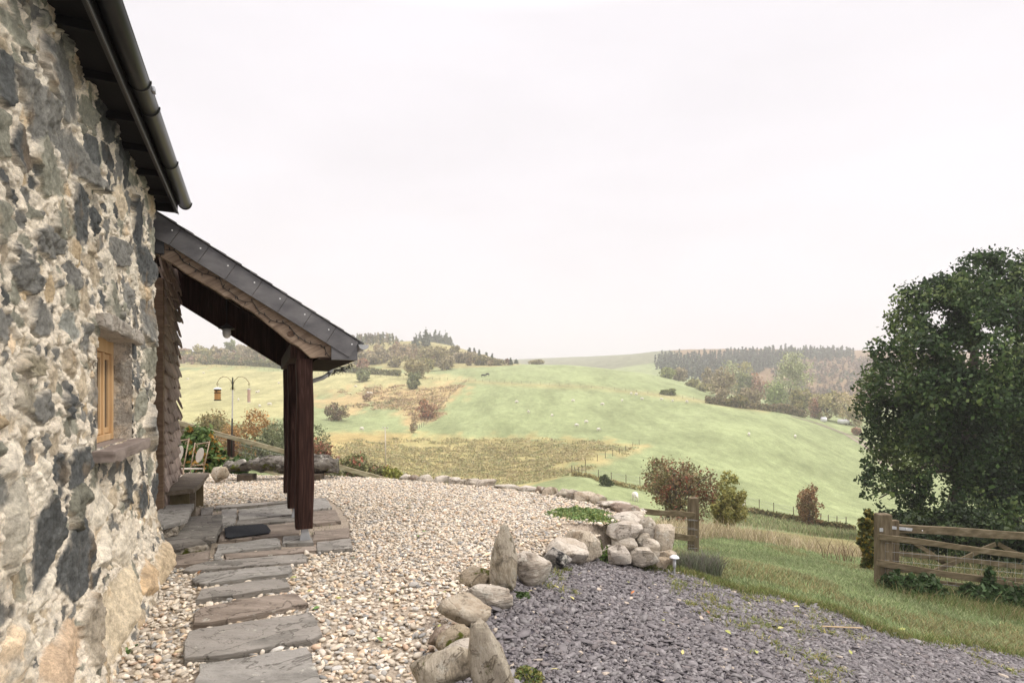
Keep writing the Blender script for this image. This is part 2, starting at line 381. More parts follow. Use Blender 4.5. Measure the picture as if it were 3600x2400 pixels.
def _region(poly, col, dmin, dmax, soft=14, amt=1.0, nz=0):
    ins = inpoly(_pp, poly); dist = polydist(_pp, poly)*np.where(ins, 1, -1)+_nz*soft*.8+_nz2*soft*nz
    k = (sstep(-soft*.5, soft*.5, dist)*amt*((_dd > dmin) & (_dd < dmax)))[:, None]
    _c[:] = _c*(1-k)+np.array(col)*k
_near = (_dd < 40)
_c[_near] = (.225, .275, .145)
_c[_dd > 650] = (.185, .20, .155)
_region([(300, 1285), (1250, 1290), (1650, 1330), (1560, 1370), (1100, 1400), (1100, 1470), (300, 1500)], (.36, .36, .215), 90, 330, 26)
_region([(1080, 1385), (1250, 1372), (1480, 1360), (1650, 1335), (1640, 1350), (1570, 1425), (1500, 1485), (1445, 1480), (1420, 1440), (1300, 1430), (1240, 1445), (1080, 1425)], (.40, .315, .19), 90, 330, 34, .9, 1.3)
_region([(1080, 1530), (1230, 1520), (1440, 1530), (1340, 1610), (1100, 1640)], (.36, .29, .15), 60, 200, 20, .9, .6)
_region([(1190, 1570), (1430, 1532), (1700, 1538), (1960, 1541), (2275, 1556), (2230, 1580), (2100, 1625), (1995, 1660), (1880, 1690), (1700, 1725), (1300, 1745), (1180, 1650)], (.37, .325, .175), 45, 175, 22, .8, 2.0)
_region([(2000, 1655), (2100, 1622), (2270, 1556), (2300, 1560), (2130, 1640), (2010, 1672)], (.38, .33, .19), 60, 175, 14, .55, 1.2)
_region([(1640, 1335), (2100, 1358), (2300, 1380), (2500, 1405), (2700, 1440), (2700, 1450), (2480, 1418), (2280, 1392), (2100, 1370), (1640, 1348)], (.35, .30, .17), 120, 290, 10, .55)
_region([(620, 1150), (1250, 1150), (1810, 1240), (1830, 1280), (1620, 1300), (620, 1290)], (.30, .27, .15), 330, 900, 20, .85, 1)
_region([(2330, 1200), (2700, 1190), (4200, 1200), (4200, 1420), (2700, 1420), (2500, 1370)], (.21, .15, .105), 430, 1400, 10, 1)
_region([(2280, 1815), (2520, 1830), (2760, 1872), (3090, 1925), (3090, 1975), (2960, 1955), (2720, 1915), (2500, 1880), (2330, 1870)], (.40, .335, .20), 9, 34, 16, .6, 1.4)
_region([(2420, 1780), (2620, 1780), (3000, 1850), (3200, 1880), (3200, 1915), (2760, 1868), (2520, 1825)], (.21, .255, .125), 33, 95, 10, .8)
_c *= (1+.16*_nz+.10*_nz2)[:, None]
def _grassmat():
    m, t, b = newmat('grassland'); N = t.nodes.new; l = t.links.new
    tc = N('ShaderNodeTexCoord'); a = N('ShaderNodeAttribute'); a.attribute_name = 'Col'
    c = a.outputs['Color']
    for sc, lo, hi, det in (((.12, .035, .1), .72, 1.22, 9), ((.55, .30, .5), .82, 1.16, 5), ((2.6, 2.6, 2.6), .78, 1.2, 6), ((38, 38, 38), .6, 1.45, 3)):
        mp = N('ShaderNodeMapping'); mp.inputs['Scale'].default_value = sc; n = N('ShaderNodeTexNoise'); n.inputs['Scale'].default_value = 1; n.inputs['Detail'].default_value = det; n.inputs['Roughness'].default_value = .68
        r = N('ShaderNodeValToRGB'); r.color_ramp.elements[0].position = .32; r.color_ramp.elements[1].position = .68
        r.color_ramp.elements[0].color = (lo, lo*1.0, lo*.92, 1); r.color_ramp.elements[1].color = (hi, hi*.98, hi*.95, 1)
        x = N('ShaderNodeMixRGB'); x.blend_type = 'MULTIPLY'; x.inputs[0].default_value = 1
        l(tc.outputs['Object'], mp.inputs[0]); l(mp.outputs[0], n.inputs['Vector']); l(n.outputs[0], r.inputs[0]); l(c, x.inputs[1]); l(r.outputs[0], x.inputs[2]); c = x.outputs[0]
    l(c, b.inputs['Base Color']); b.inputs['Roughness'].default_value = .9; b.inputs['Specular IOR Level'].default_value = .1
    n = N('ShaderNodeTexNoise'); n.inputs['Scale'].default_value = 3; n.inputs['Detail'].default_value = 9; n.inputs['Roughness'].default_value = .75
    bp = N('ShaderNodeBump'); bp.inputs['Strength'].default_value = .7; bp.inputs['Distance'].default_value = .25
    l(tc.outputs['Object'], n.inputs['Vector']); l(n.outputs[0], bp.inputs['Height']); l(bp.outputs[0], b.inputs['Normal'])
    return m
structure(put('terrain', _tv, _tf, _grassmat(), smooth=True, col=_c))

# ---- terrace under the gravel
def grid_sheet(name, poly, zfun, step, m, skirt=.0):
    P = np.array(poly); x0, y0 = P.min(0)-step; x1, y1 = P.max(0)+step
    xs = np.arange(x0, x1, step); ys = np.arange(y0, y1, step); X, Y = np.meshgrid(xs, ys)
    Q = np.stack((X.ravel(), Y.ravel()), 1); ins = inpoly(Q, poly)
    dist = polydist(Q, poly); keep = ins | (dist < step*.75)
    nx = len(xs); i = np.arange((len(ys)-1)*nx).reshape(len(ys)-1, nx)[:, :-1].ravel()
    f = np.stack((i, i+1, i+1+nx, i+nx), 1); f = f[keep[f].all(1)]
    Z = zfun(Q[:, 0], Q[:, 1])
    if skirt: Z = Z-skirt*sstep(.12, 0, np.where(ins, dist, 0))
    us = np.unique(f); mp = np.full(len(Q), -1); mp[us] = np.arange(len(us))
    return structure(put(name, np.stack((Q[us, 0], Q[us, 1], Z[us]), 1), mp[f], m, smooth=True))
def terrz(x, y):
    x = np.asarray(x, float); y = np.asarray(y, float)
    return .010+.016*fbm(np.stack((x*.8, y*.8, 0*x), 1), 2, 5)-.14*sstep(.45, 0, polydist(np.stack((x, y), 1), TERR[1:9]))*(y < 7.2)
grid_sheet('gravel_ground', TERR, terrz, .12, mat('grit', [(.20, .165, .125), (.36, .30, .23), (.48, .42, .34)], (45, 45, 45), 4, .95, .8, (60, 60, 60), .02), .5)

# ---- slate drive
def drivez(x, y):
    x = np.asarray(x, float); y = np.asarray(y, float)
    return planez(x, y)+.02*fbm(np.stack((x*.7, y*.7, 0*x), 1), 2, 8)-.012
grid_sheet('slate_drive', DRIVE, drivez, .12, mat('slate_dust', [(.05, .046, .055), (.12, .11, .125)], (50, 50, 50), 4, .9, .6, (70, 70, 70), .01), 0.05)

def z6(L_): return [(600+x*.5102, 1850+y*.5102) for x, y in L_]
def z5(L_): return [(520+x*.4465, 1250+y*.4465) for x, y in L_]
_sl = [
 (z6([(195, 945), (560, 890), (940, 820), (1000, 960), (1090, 1190), (140, 1190)]), .055, 'FLAGP', 'large pale grey slab at the near end of the stepping path'),
 (z6([(125, 715), (430, 665), (975, 588), (1040, 735), (960, 775), (330, 885), (90, 900), (100, 800)]), .06, 'FLAG', 'wide grey stepping slab with long flaking layers, next to the near end slab'),
 (z6([(205, 555), (480, 500), (850, 458), (945, 522), (700, 580), (270, 655), (160, 660), (165, 590)]), .06, 'FLAGW', 'stepping slab with a rusty brown front left corner'),
 (z6([(205, 430), (500, 385), (790, 345), (825, 415), (500, 460), (175, 500)]), .055, 'FLAG', 'plain dark grey stepping slab, fourth from the near end of the path'),
 (z6([(150, 355), (215, 315), (500, 290), (830, 262), (840, 300), (810, 322), (240, 388), (155, 380)]), .055, 'FLAGP', 'long smooth stepping slab with rounded left end'),
 (z6([(95, 282), (250, 240), (920, 185), (945, 210), (930, 240), (130, 305), (90, 300)]), .05, 'FLAG', 'long narrow stepping slab just before the porch paving'),
 (z6([(375, 190), (1000, 130), (1005, 160), (380, 225)]), .05, 'FLAGW', 'narrow paving strip along the front edge of the porch floor'),
 (z6([(330, 120), (740, 75), (760, 133), (310, 183)]), .05, 'FLAGP', 'broad paving slab in front of the doormat'),
 (z6([(300, 188), (350, 182), (345, 226), (293, 228)]), .05, 'FLAGP', 'tiny bluish square paving piece beside the front strip'),
 (z6([(775, 65), (960, 57), (985, 108), (770, 115)]), .045, 'FLAGP', 'blue grey paving piece under the steel post shoe'),
 (z6([(1000, 105), (1245, 78), (1255, 150), (1010, 165)]), .05, 'FLAG', 'paving slab at the front right corner of the porch floor'),
 (z6([(990, 30), (1230, 2), (1230, 72), (980, 95)]), .05, 'FLAGW', 'tan paving slab right of the front post'),
 (z5([(1200, 1232), (1480, 1210), (1520, 1298), (1200, 1330)]), .05, 'FLAGW', 'reddish paving slab right of the porch posts'),
 (z5([(1150, 1130), (1400, 1118), (1450, 1193), (1150, 1222)]), .05, 'FLAGP', 'blue grey paving slab at the back right of the porch floor'),
 (z5([(565, 1378), (860, 1340), (1190, 1305), (1190, 1392), (960, 1428), (560, 1450)]), .05, 'FLAGW', 'brown paving slab under the doormat'),
 (z5([(700, 1302), (1190, 1252), (1190, 1296), (700, 1330)]), .05, 'FLAG', 'narrow grey paving slab behind the doormat'),
 (z5([(718, 1208), (1100, 1165), (1140, 1245), (712, 1292)]), .05, 'FLAGP', 'large grey paving slab in the middle of the porch floor'),
 (z5([(582, 1212), (700, 1198), (688, 1320), (572, 1345)]), .05, 'FLAGP', 'pale paving slab touching the stone doorstep'),
 (z5([(415, 1196), (522, 1182), (505, 1238), (420, 1255)]), .05, 'FLAG', 'small paving slab at the foot of the bench'),
 (z5([(532, 1178), (1090, 1138), (1100, 1152), (526, 1203)]), .05, 'FLAG', 'long thin paving slab along the back edge of the porch floor'),
 (z6([(-60, 205), (270, 165), (255, 243), (-40, 275)]), .05, 'FLAGW', 'mossy edged paving slab against the foot of the stone wall'),
]
SLABXY = [np.array([tuple(G(x, y, t_)[:2]) for x, y in pp]) for pp, t_, _m, _l in _sl]
PORCHXY = [tuple(G(x, y, .03)[:2]) for x, y in z5([(400, 1190), (530, 1172), (1410, 1112), (1520, 1200), (1590, 1310), (1612, 1492), (540, 1560), (130, 1500), (130, 1180)])]
# ------------------------------------------------------------------ loose stones, blades, leaves: one stuff object each
def frames(n, r, tilt=.5):
    a = r.uniform(0, 2*math.pi, n); t = r.normal(0, tilt, n); b = r.uniform(0, 2*math.pi, n)
    ca, sa = np.cos(a), np.sin(a); X = np.stack((ca, sa, 0*a), 1); Y = np.stack((-sa, ca, 0*a), 1); Z = np.stack((0*a, 0*a, 0*a+1), 1)
    ax = X*np.cos(b)[:, None]+Y*np.sin(b)[:, None]
    def rot(v): c, s_ = np.cos(t)[:, None], np.sin(t)[:, None]; return v*c+np.cross(ax, v)*s_+ax*(ax*v).sum(1)[:, None]*(1-c)
    return rot(X), rot(Y), rot(Z)
def scatter_shape(name, P, size, shp, sV, sF, r, tilt, cols, m, jitter=.22, smooth=True, kind='stuff'):
    n = len(P); k = len(sV); X, Y, Z = frames(n, r, tilt)
    sc = size[:, None]*shp
    J = sV[None]*(1+r.uniform(-jitter, jitter, (n, k, 1)))
    V = P[:, None]+J[:, :, :1]*(X*sc[:, :1])[:, None]+J[:, :, 1:2]*(Y*sc[:, 1:2])[:, None]+J[:, :, 2:]*(Z*sc[:, 2:])[:, None]
    Fs = (sF[None]+(np.arange(n)*k)[:, None, None]).reshape(-1, sF.shape[1])
    C = np.repeat(cols, k, 0)
    o = put(name, V.reshape(-1, 3), Fs, m, smooth=smooth, col=C); o['kind'] = kind; return o
def in_view(P, margin=60):
    d = np.maximum(P[:, 1], .05); px = 1800+P[:, 0]/d*F; py = 1400-(P[:, 2]-EYE)/d*F
    return (P[:, 1] > .8) & (px > -500) & (px < 4100) & (py < 2750)
def sample(poly, n, r, zf):
    P = np.array(poly); lo, hi = P.min(0), P.max(0); Q = r.uniform(lo, hi, (n, 2)); Q = Q[inpoly(Q, poly)]
    return np.column_stack((Q, zf(Q[:, 0], Q[:, 1])))
_pal = np.array(((.52, .46, .38), (.60, .54, .45), (.44, .40, .34), (.54, .43, .31), (.34, .33, .31), (.64, .59, .52), (.25, .25, .245), (.48, .36, .27), (.43, .42, .40), (.56, .50, .40)))
_palw = np.array((.2, .16, .13, .1, .09, .11, .05, .05, .06, .05))
r_ = np.random.default_rng(3)
def u_(P): return P[:, :2]@EU[:2]
def v_(P): return P[:, :2]@EV[:2]
def pebbles(name, n, dlo, dhi, ico, s0, label):
    P = sample(TERR, n, r_, terrz); P = P[in_view(P)]
    # not inside the cottage or under the porch paving
    u = P[:, :2]@EU[:2]; v = P[:, :2]@EV[:2]
    P = P[~((v < -.86) & (u < 6.3)) & ~((v < -1.0) & (u < 9.4)) & (P[:, 1] >= dlo) & (P[:, 1] < dhi)]
    hid = inpoly(P, PORCHXY)
    for q_ in SLABXY: c_ = q_.mean(0); hid |= inpoly(P, [tuple(x) for x in c_+(q_-c_)*1.02])
    P = P[~hid & ~((v_(P) < -.38) & (u_(P) > 6.4) & (u_(P) < 8.0))]
    k = len(P); size = s0*np.exp(r_.normal(0, .26, k)); shp = np.stack((r_.uniform(.9, 1.4, k), r_.uniform(.55, .9, k), r_.uniform(.32, .62, k)), 1)
    P[:, 2] += size*r_.uniform(.0, .75, k)
    c = _pal[r_.choice(len(_pal), k, p=_palw)]*np.exp(r_.normal(0, .14, (k, 1)))*np.array((1.0, .985, .95))
    pm = mat('pebble', [(.75, .74, .72), (1.0, 1.0, 1.0), (1.2, 1.17, 1.12)], (30, 30, 30), 5, .75, .25, (120, 120, 120), .004, attr='Col', spec=.35)
    sV, sF = ICO[ico]
    o = scatter_shape(name, P, size, shp, sV, sF, r_, .45, c, pm, .24 if ico == 1 else .15)
    props(o, label, 'gravel')
_i1 = ICO[1]
if not globals().get('QUICK'):
    pebbles('gravel', 105000, .8, 5.2, 2, .0165, 'large rounded cream and grey pebbles of the gravel nearest the path')
    pebbles('gravel', 170000, 5.2, 13, 1, .0170, 'cream and grey gravel spread over the terrace beyond the porch')
    # slate chippings
    P = sample(DRIVE, 190000, r_, lambda x, y: drivez(x, y)+.006); P = P[in_view(P)]
    k = len(P); sz = .0130*np.exp(r_.normal(0, .40, k)); shp = np.stack((r_.uniform(.8, 1.5, k), r_.uniform(.45, .85, k), r_.uniform(.10, .24, k)), 1)
    P[:, 2] += sz*r_.uniform(0, .8, k)
    ang = np.array((.2, 1.3, 2.6, 3.9, 5.3)); pv = np.concatenate((np.stack((np.cos(ang), np.sin(ang), 0*ang-1), 1), np.stack((.9*np.cos(ang+.06), .9*np.sin(ang), 0*ang+1), 1)))
    tri = np.array([(5, 6, 7), (5, 7, 8), (5, 8, 9)]+[q for i in range(5) for q in ((i, (i+1) % 5, 5+(i+1) % 5), (i, 5+(i+1) % 5, 5+i))])
    base = np.array(((.138, .126, .128), (.172, .159, .160), (.096, .087, .090), (.215, .203, .200), (.165, .145, .142)))
    c = base[r_.choice(5, k, p=(.32, .28, .16, .14, .10))]*np.exp(r_.normal(0, .14, (k, 1)))
    rare = r_.random(k) < .012; c[rare] = (.42, .36, .29)
    o = scatter_shape('slate_chippings', P, sz, shp, pv, tri, r_, .30, c, mat('slate_chip', [(.82, .82, .82), (1.12, 1.12, 1.12)], (40, 40, 40), 4, .55, .2, (90, 90, 90), .003, attr='Col', spec=.4), .25, False)
    props(o, 'purple grey slate chippings covering the sloping drive', 'slate chippings')

def blades(name, P, h, wd, lean, cols, r, label=None, cat=None, kind='stuff', parent=None, m=None, nrm=None, curve=.5):
    n = len(P); a = r.uniform(0, 2*math.pi, n); b = r.uniform(0, 2*math.pi, n)
    sd = np.stack((np.cos(a), np.sin(a), 0*a), 1)*(wd/2)[:, None]; ln = np.stack((np.cos(b), np.sin(b), 0*b), 1)*(lean*h)[:, None]
    up = np.zeros((n, 3)); up[:, 2] = h
    mid = P+up*.55+ln*.35; tip = P+up*(1-.25*lean[:, None]**2)+ln
    V = np.stack((P-sd, P+sd, mid+sd*.75, mid-sd*.75, tip), 1).reshape(-1, 3); o5 = np.arange(n)*5
    Fs = np.concatenate((np.stack((o5, o5+1, o5+2), 1), np.stack((o5, o5+2, o5+3), 1), np.stack((o5+3, o5+2, o5+4), 1)))
    o = put(name, V, Fs, m or leafmat(), parent, col=np.repeat(cols, 5, 0))
    if kind and parent is None: o['kind'] = kind
    return props(o, label, cat)
def gcols(n, base, r, var=.22):
    base = np.array(base); return base[r.integers(0, len(base), n)]*np.exp(r.normal(0, var, (n, 1)))
# ------------------------------------------------------------------ the cottage
WALLV, WALLU = -.86, 6.26
def stone_wall():
    u0, u1, z0, z1 = 1.6, WALLU, -.25, 3.62
    st = .0075; us = np.arange(u0, u1+st*.5, st); zs = np.arange(z0, z1, st); nu, nz = len(us), len(zs)
    U, Z = np.meshgrid(us, zs); r = np.random.default_rng(21)
    # domain warp for ragged outlines
    q = np.stack((U.ravel(), Z.ravel(), 0*U.ravel()), 1)
    wx = (fbm(q*5, 2, 31)*.014+fbm(q*19, 3, 33)*.011+fbm(q*60, 2, 34)*.005).reshape(U.shape); wz = (fbm(q*5, 2, 47)*.014+fbm(q*19, 3, 49)*.011+fbm(q*60, 2, 50)*.005).reshape(U.shape)
    Uw, Zw = U+wx, Z+wz
    best = np.full(U.shape, 9.); sid = np.full(U.shape, -1)
    stones = []
    def stone(cu, cz, ru, rz, col, H, ang=0, rough=1.0):
        k = r.integers(4, 7); t = np.sort(r.uniform(0, 2*math.pi/k*.7, k)+np.arange(k)*2*math.pi/k); rr = r.uniform(.82, 1.12, k)
        stones.append((cu, cz, ru, rz, ang, t, rr, np.array(col), H, r.normal(0, .07, 2), rough))
    DK, MG, GG, TN, OC, WH, CH = (.070, .075, .080), (.20, .20, .19), (.27, .27, .225), (.50, .43, .33), (.50, .40, .27), (.68, .63, .54), (.100, .106, .108)
    def px(x0, y0, x1, y1, col, H=.02, ang=0, rough=1.0):
        ua, za = PV(x0, (y0+y1)/2, WALLV); ub, zb = PV(x1, (y0+y1)/2, WALLV); um, zt = PV((x0+x1)/2, y0, WALLV); _, zb2 = PV((x0+x1)/2, y1, WALLV)
        stone((ua+ub)/2, (zt+zb2)/2, (ub-ua)/2*1.22, (zt-zb2)/2*1.18, col, H, ang, rough)
    # stones one can recognise in the photograph
    for a in ((108, 1778, 198, 2015, CH, .018), (205, 1838, 326, 2092, CH, .022), (232, 1568, 320, 1710, CH, .02), (295, 2010, 340, 2065, CH, .015), (120, 2010, 205, 2120, WH, .04), (0, 2180, 105, 2400, WH, .05),
              (110, 2240, 250, 2420, (.56, .43, .31), .06), (335, 1870, 395, 1995, WH, .05), (400, 1845, 465, 1985, (.62, .57, .48), .045), (310, 2040, 435, 2245, (.60, .52, .39), .05),
              (250, 2120, 312, 2320, (.34, .30, .24), .05), (445, 1990, 500, 2095, (.54, .41, .27), .07), (500, 1930, 556, 2040, (.54, .44, .31), .07), (0, 190, 70, 370, CH, .03), (85, 290, 215, 460, MG, .03), (170, 170, 290, 420, MG, .03),
              (75, 450, 125, 600, CH, .02), (140, 480, 225, 700, GG, .02), (230, 490, 330, 620, MG, .03), (0, 390, 65, 560, GG, .03), (110, 400, 230, 480, MG, .02), (120, 800, 220, 900, MG, .045, 0, 2), (115, 1060, 190, 1185, MG, .03), (65, 930, 150, 1010, MG, .04, 0, 2),
              (220, 1095, 285, 1190, (.30, .31, .29), .008), (230, 920, 285, 1020, MG, .03), (0, 1280, 30, 1450, WH, .03), (60, 1350, 120, 1460, (.34, .31, .25), .03), (110, 1370, 200, 1490, MG, .02), (330, 1110, 355, 1180, GG, .03), (225, 1370, 270, 1460, CH, .03, 0, 2),
              (65, 1240, 160, 1330, (.30, .27, .2), .04, 0, 2), (400, 840, 460, 930, MG, .03), (505, 1040, 550, 1200, MG, .03), (505, 1420, 565, 1580, MG, .035), (530, 1670, 566, 1770, CH, .03), (490, 1680, 515, 1810, CH, .015), (505, 1215, 560, 1330, GG, .03),
              (505, 1000, 540, 1060, TN, .03), (0, 1550, 60, 1700, WH, .05), (0, 1700, 90, 1980, (.50, .47, .40), .06), (235, 1700, 290, 1830, (.17, .17, .14), .04, 0, 2), (310, 1730, 380, 1870, WH, .04), (380, 1720, 420, 1800, TN, .04), (130, 1900, 150, 1950, MG, .01),
              (500, 870, 550, 1000, CH, .03), (240, 1000, 290, 1100, GG, .02), (0, 700, 60, 830, GG, .03), (110, 0, 120, 110, GG, .02), (30, 60, 110, 140, GG, .02)):
        px(*a)
    placed = [(s[0], s[1], s[2], s[3]) for s in stones]
    for rad, tries in ((.20, 60), (.14, 300), (.095, 1200), (.06, 4500), (.042, 7000), (.028, 7000)):
        for _ in range(tries):
            cu, cz = r.uniform(u0, u1+.02), r.uniform(z0, z1); a = rad*r.uniform(.75, 1.25); b = a*r.uniform(.55, 1.15)
            if any(abs(cu-p[0]) < (a+p[2])*.97 and abs(cz-p[1]) < (b+p[3])*.97 and math.hypot((cu-p[0])/(a+p[2]), (cz-p[1])/(b+p[3])) < .93 for p in placed): continue
            placed.append((cu, cz, a, b)); low = cz < .95+r.normal(0, .35)
            w_ = r.random()
            if low: col = WH if w_ < .38 else TN if w_ < .62 else GG if w_ < .78 else OC if w_ < .84 else MG
            else: col = MG if w_ < .30 else GG if w_ < .54 else CH if w_ < .66 else DK if w_ < .67 else TN if w_ < .86 else WH if w_ < .96 else OC
            stone(cu, cz, a*1.12, b*1.12, np.array(col)*r.uniform(.8, 1.2), (.006+.10*a)*r.uniform(.3, 1.4), r.uniform(-.35, .35), 2.0 if r.random() < .3 else 1.0)
    for i, (cu, cz, ru, rz, ang, t, rr, col, H, tilt, rg) in enumerate(stones):
        R = max(ru, rz)*1.5+.06; ia, ib = np.searchsorted(us, (cu-R, cu+R)); ja, jb = np.searchsorted(zs, (cz-R, cz+R))
        if ia >= ib or ja >= jb: continue
        a = Uw[ja:jb, ia:ib]-cu; b = Zw[ja:jb, ia:ib]-cz; c, s_ = math.cos(ang), math.sin(ang)
        X = (a*c+b*s_)/ru; Y = (-a*s_+b*c)/rz; dd = np.zeros_like(X)
        for tt, q_ in zip(t, rr): dd = np.maximum(dd, (X*math.cos(tt)+Y*math.sin(tt))/(q_*.93))
        dd = .93*dd+.07*np.hypot(X, Y)
        bb = best[ja:jb, ia:ib]; mk = dd < bb; bb[mk] = dd[mk]; sid[ja:jb, ia:ib][mk] = i
    k = sid.ravel(); d = best.ravel(); ok = (k >= 0) & (d < 1.35); ks = np.where(ok, k, 0)
    col = np.array([s[7] for s in stones])[ks]; Hs = np.array([s[8] for s in stones])[ks]; cu = np.array([s[0] for s in stones])[ks]; cz = np.array([s[1] for s in stones])[ks]
    tl = np.array([s[9] for s in stones])[ks]; rg = np.array([s[10] for s in stones])[ks]; rad = np.array([max(s[2], s[3]) for s in stones])[ks]
    m = np.where(ok, sstep(.95, .88, d), 0)                      # stone or mortar
    dome = None
    p3 = np.stack((U.ravel(), Z.ravel(), 0*k), 1)
    fine = fbm(p3*26, 4, 5); crag = fbm(p3*np.array((13, 10, 1)), 5, 77, .6); crag = crag*.45+np.round(crag*6)/6*.55; rnd = np.array([1.0 if s[7].mean() > .3 else 0. for s in stones])[ks]
    dome = np.where(ok, sstep(1.0, .86, d)*(1-rnd)+sstep(1.02, .45, d)*rnd, 0)
    stoneh = Hs*.82*dome+((tl*np.stack((U.ravel()-cu, Z.ravel()-cz), 1)).sum(1)*1.3+crag*.024*rg+fine*.010*rg-np.abs(fbm(p3*20, 3, 58))*.014)*dome
    pit = sstep(.25, .6, fbm(p3*30, 3, 91))*(rg > 1.5)*dome
    stoneh -= pit*.022
    mort = .018-np.abs(fbm(p3*8, 5, 9, .6))*.040+(fbm(p3*34, 3, 10)*.012-sstep(.15, .45, fbm(p3*26, 3, 56))*.018-np.abs(fbm(p3*22, 3, 57))*.014+.006)
    hol = sstep(.34, .62, fbm(p3*15, 3, 55)); mort = mort-hol*.04
    h = mort*(1-m)+np.maximum(stoneh, mort*.4)*m
    ring = np.where(ok, np.exp(-((d-.97)/.06)**2), 0)*sstep(-.15, .25, fbm(p3*6, 3, 66)); h = h-ring*.018
    big = fbm(p3*1.6, 3, 13)*.03; h = h+big
    h += .16*sstep(.75, -.25, Z.ravel())**1.3                        # the wall spreads at its foot
    # colour: each stone its own, mortar lime
    tone = 1+.42*fbm(p3*18, 5, 63, .6)+.30*fine
    sc = col*tone[:, None]
    rust = sstep(.25, .55, fbm(p3*5, 4, 71))*.45; sc = sc*(1-rust[:, None])+np.array((.40, .28, .16))*rust[:, None]*tone[:, None]*(col.mean(1)[:, None]/.3+.2)
    smear = sstep(.0, .30, fbm(p3*13, 4, 88))*.5*sstep(.6, .95, d); mc = np.array((.77, .70, .595))*(1+.10*fbm(p3*4, 3, 19)+.10*fine)[:, None]
    pale = sstep(.1, .5, fbm(p3*2.2, 3, 23)); mc = mc*(1-.5*pale[:, None])+np.array((.80, .755, .68))*.5*pale[:, None]
    mm = (m*(1-smear))[:, None]; C = mc*(1-mm)+sc*mm
    # quoins make the end of the wall ragged
    V = U.ravel(); edge = sstep(u1-.10, u1, V); end = .05*fbm(np.stack((Z.ravel()*4, 0*k, 0*k), 1), 3, 40)
    P = EU[None]*(V+end*edge)[:, None]+EV[None]*(WALLV-.012*Z.ravel()+h-.05*edge*edge)[:, None]; P[:, 2] = Z.ravel()
    f = np.arange((nz-1)*nu).reshape(nz-1, nu)[:, :-1].ravel(); Fs = np.stack((f, f+1, f+1+nu, f+nu), 1)
    # window opening
    wa, wb, wz0, wz1 = 4.06, 5.10, 1.30, 2.02
    ce = P  # cut faces inside the opening
    fu = V[Fs].mean(1); fz = Z.ravel()[Fs].mean(1)
    jag = .02*fbm(np.stack((fz*9, fu*9, 0*fz), 1), 3, 4)
    cut = (fu > wa+jag) & (fu < wb+jag) & (fz > wz0) & (fz < wz1)
    Fs = Fs[~cut]
    return P, Fs, C
def wallmat():
    m, t, b = newmat('rubble_wall'); N = t.nodes.new; l = t.links.new
    tc = N('ShaderNodeTexCoord'); a = N('ShaderNodeAttribute'); a.attribute_name = 'Col'; c = a.outputs['Color']
    for sc, lo, hi in ((60, .68, 1.25), (150, .74, 1.2), (14, .85, 1.15)):
        n = N('ShaderNodeTexNoise'); n.inputs['Scale'].default_value = sc; n.inputs['Detail'].default_value = 8; n.inputs['Roughness'].default_value = .7
        r = N('ShaderNodeValToRGB'); r.color_ramp.elements[0].position = .3; r.color_ramp.elements[1].position = .7
        r.color_ramp.elements[0].color = (lo, lo, lo, 1); r.color_ramp.elements[1].color = (hi, hi*.99, hi*.96, 1)
        x = N('ShaderNodeMixRGB'); x.blend_type = 'MULTIPLY'; x.inputs[0].default_value = 1
        l(tc.outputs['Object'], n.inputs['Vector']); l(n.outputs[0], r.inputs[0]); l(c, x.inputs[1]); l(r.outputs[0], x.inputs[2]); c = x.outputs[0]
    l(c, b.inputs['Base Color']); b.inputs['Roughness'].default_value = .92; b.inputs['Specular IOR Level'].default_value = .2
    n = N('ShaderNodeTexNoise'); n.inputs['Scale'].default_value = 55; n.inputs['Detail'].default_value = 9; n.inputs['Roughness'].default_value = .72
    bp = N('ShaderNodeBump'); bp.inputs['Strength'].default_value = .9; bp.inputs['Distance'].default_value = .016
    l(tc.outputs['Object'], n.inputs['Vector']); l(n.outputs[0], bp.inputs['Height']); l(bp.outputs[0], b.inputs['Normal'])
    return m
WOODDK = lambda: mat('stained_timber', [(.010, .006, .005), (.036, .018, .014), (.085, .048, .038)], (26, 26, 1.5), 8, .8, .6, (80, 80, 4), .006, distort=1.6, spec=.08)
WOODBROWN = lambda: mat('oak', [(.12, .075, .046), (.20, .135, .085), (.27, .19, .125)], (3, 3, 14), 8, .75, .3, (6, 6, 60), .004, distort=1.0)
DARKBOARD = lambda: mat('soffit_board', [(.014, .009, .007), (.032, .02, .015)], (20, 3, 3), 6, .9, .2, spec=.05)
SLATE = lambda: mat('roof_slate', [(.060, .058, .060), (.105, .102, .102), (.155, .15, .147)], (2, 9, 9), 8, .42, .25, (6, 40, 40), .004, spec=.5)
PLASTIC = lambda: mat('gutter_plastic', [(.006, .0065, .006), (.012, .0125, .0115)], (5, 5, 5), 4, .33, .05, spec=.3)

house = thing('stone_cottage', 'rubble stone cottage wall with lime mortar, black gutter and small wooden window', 'house', HW(4, -1.2, 0))
_P, _Fs, _C = stone_wall()
wall = put('wall', _P, _Fs, wallmat(), house, smooth=True, col=_C)
# core of the wall behind the face, and its end return
mb = MB()
mb.hbox((1.6, 4.06), (-1.6, -.99), (-.3, 3.5)); mb.hbox((5.1, WALLU-.02), (-1.5, -.985), (-.3, 3.5)); mb.hbox((4.06, 5.1), (-1.6, -.99), (-.3, 1.30)); mb.hbox((4.06, 5.1), (-1.6, -.99), (2.02, 3.5))
mb.put('wall_core', mat('lime_mortar', [(.42, .35, .26), (.58, .51, .40)], (6, 6, 6), 8, .95, .8, (25, 25, 25), .02), house)
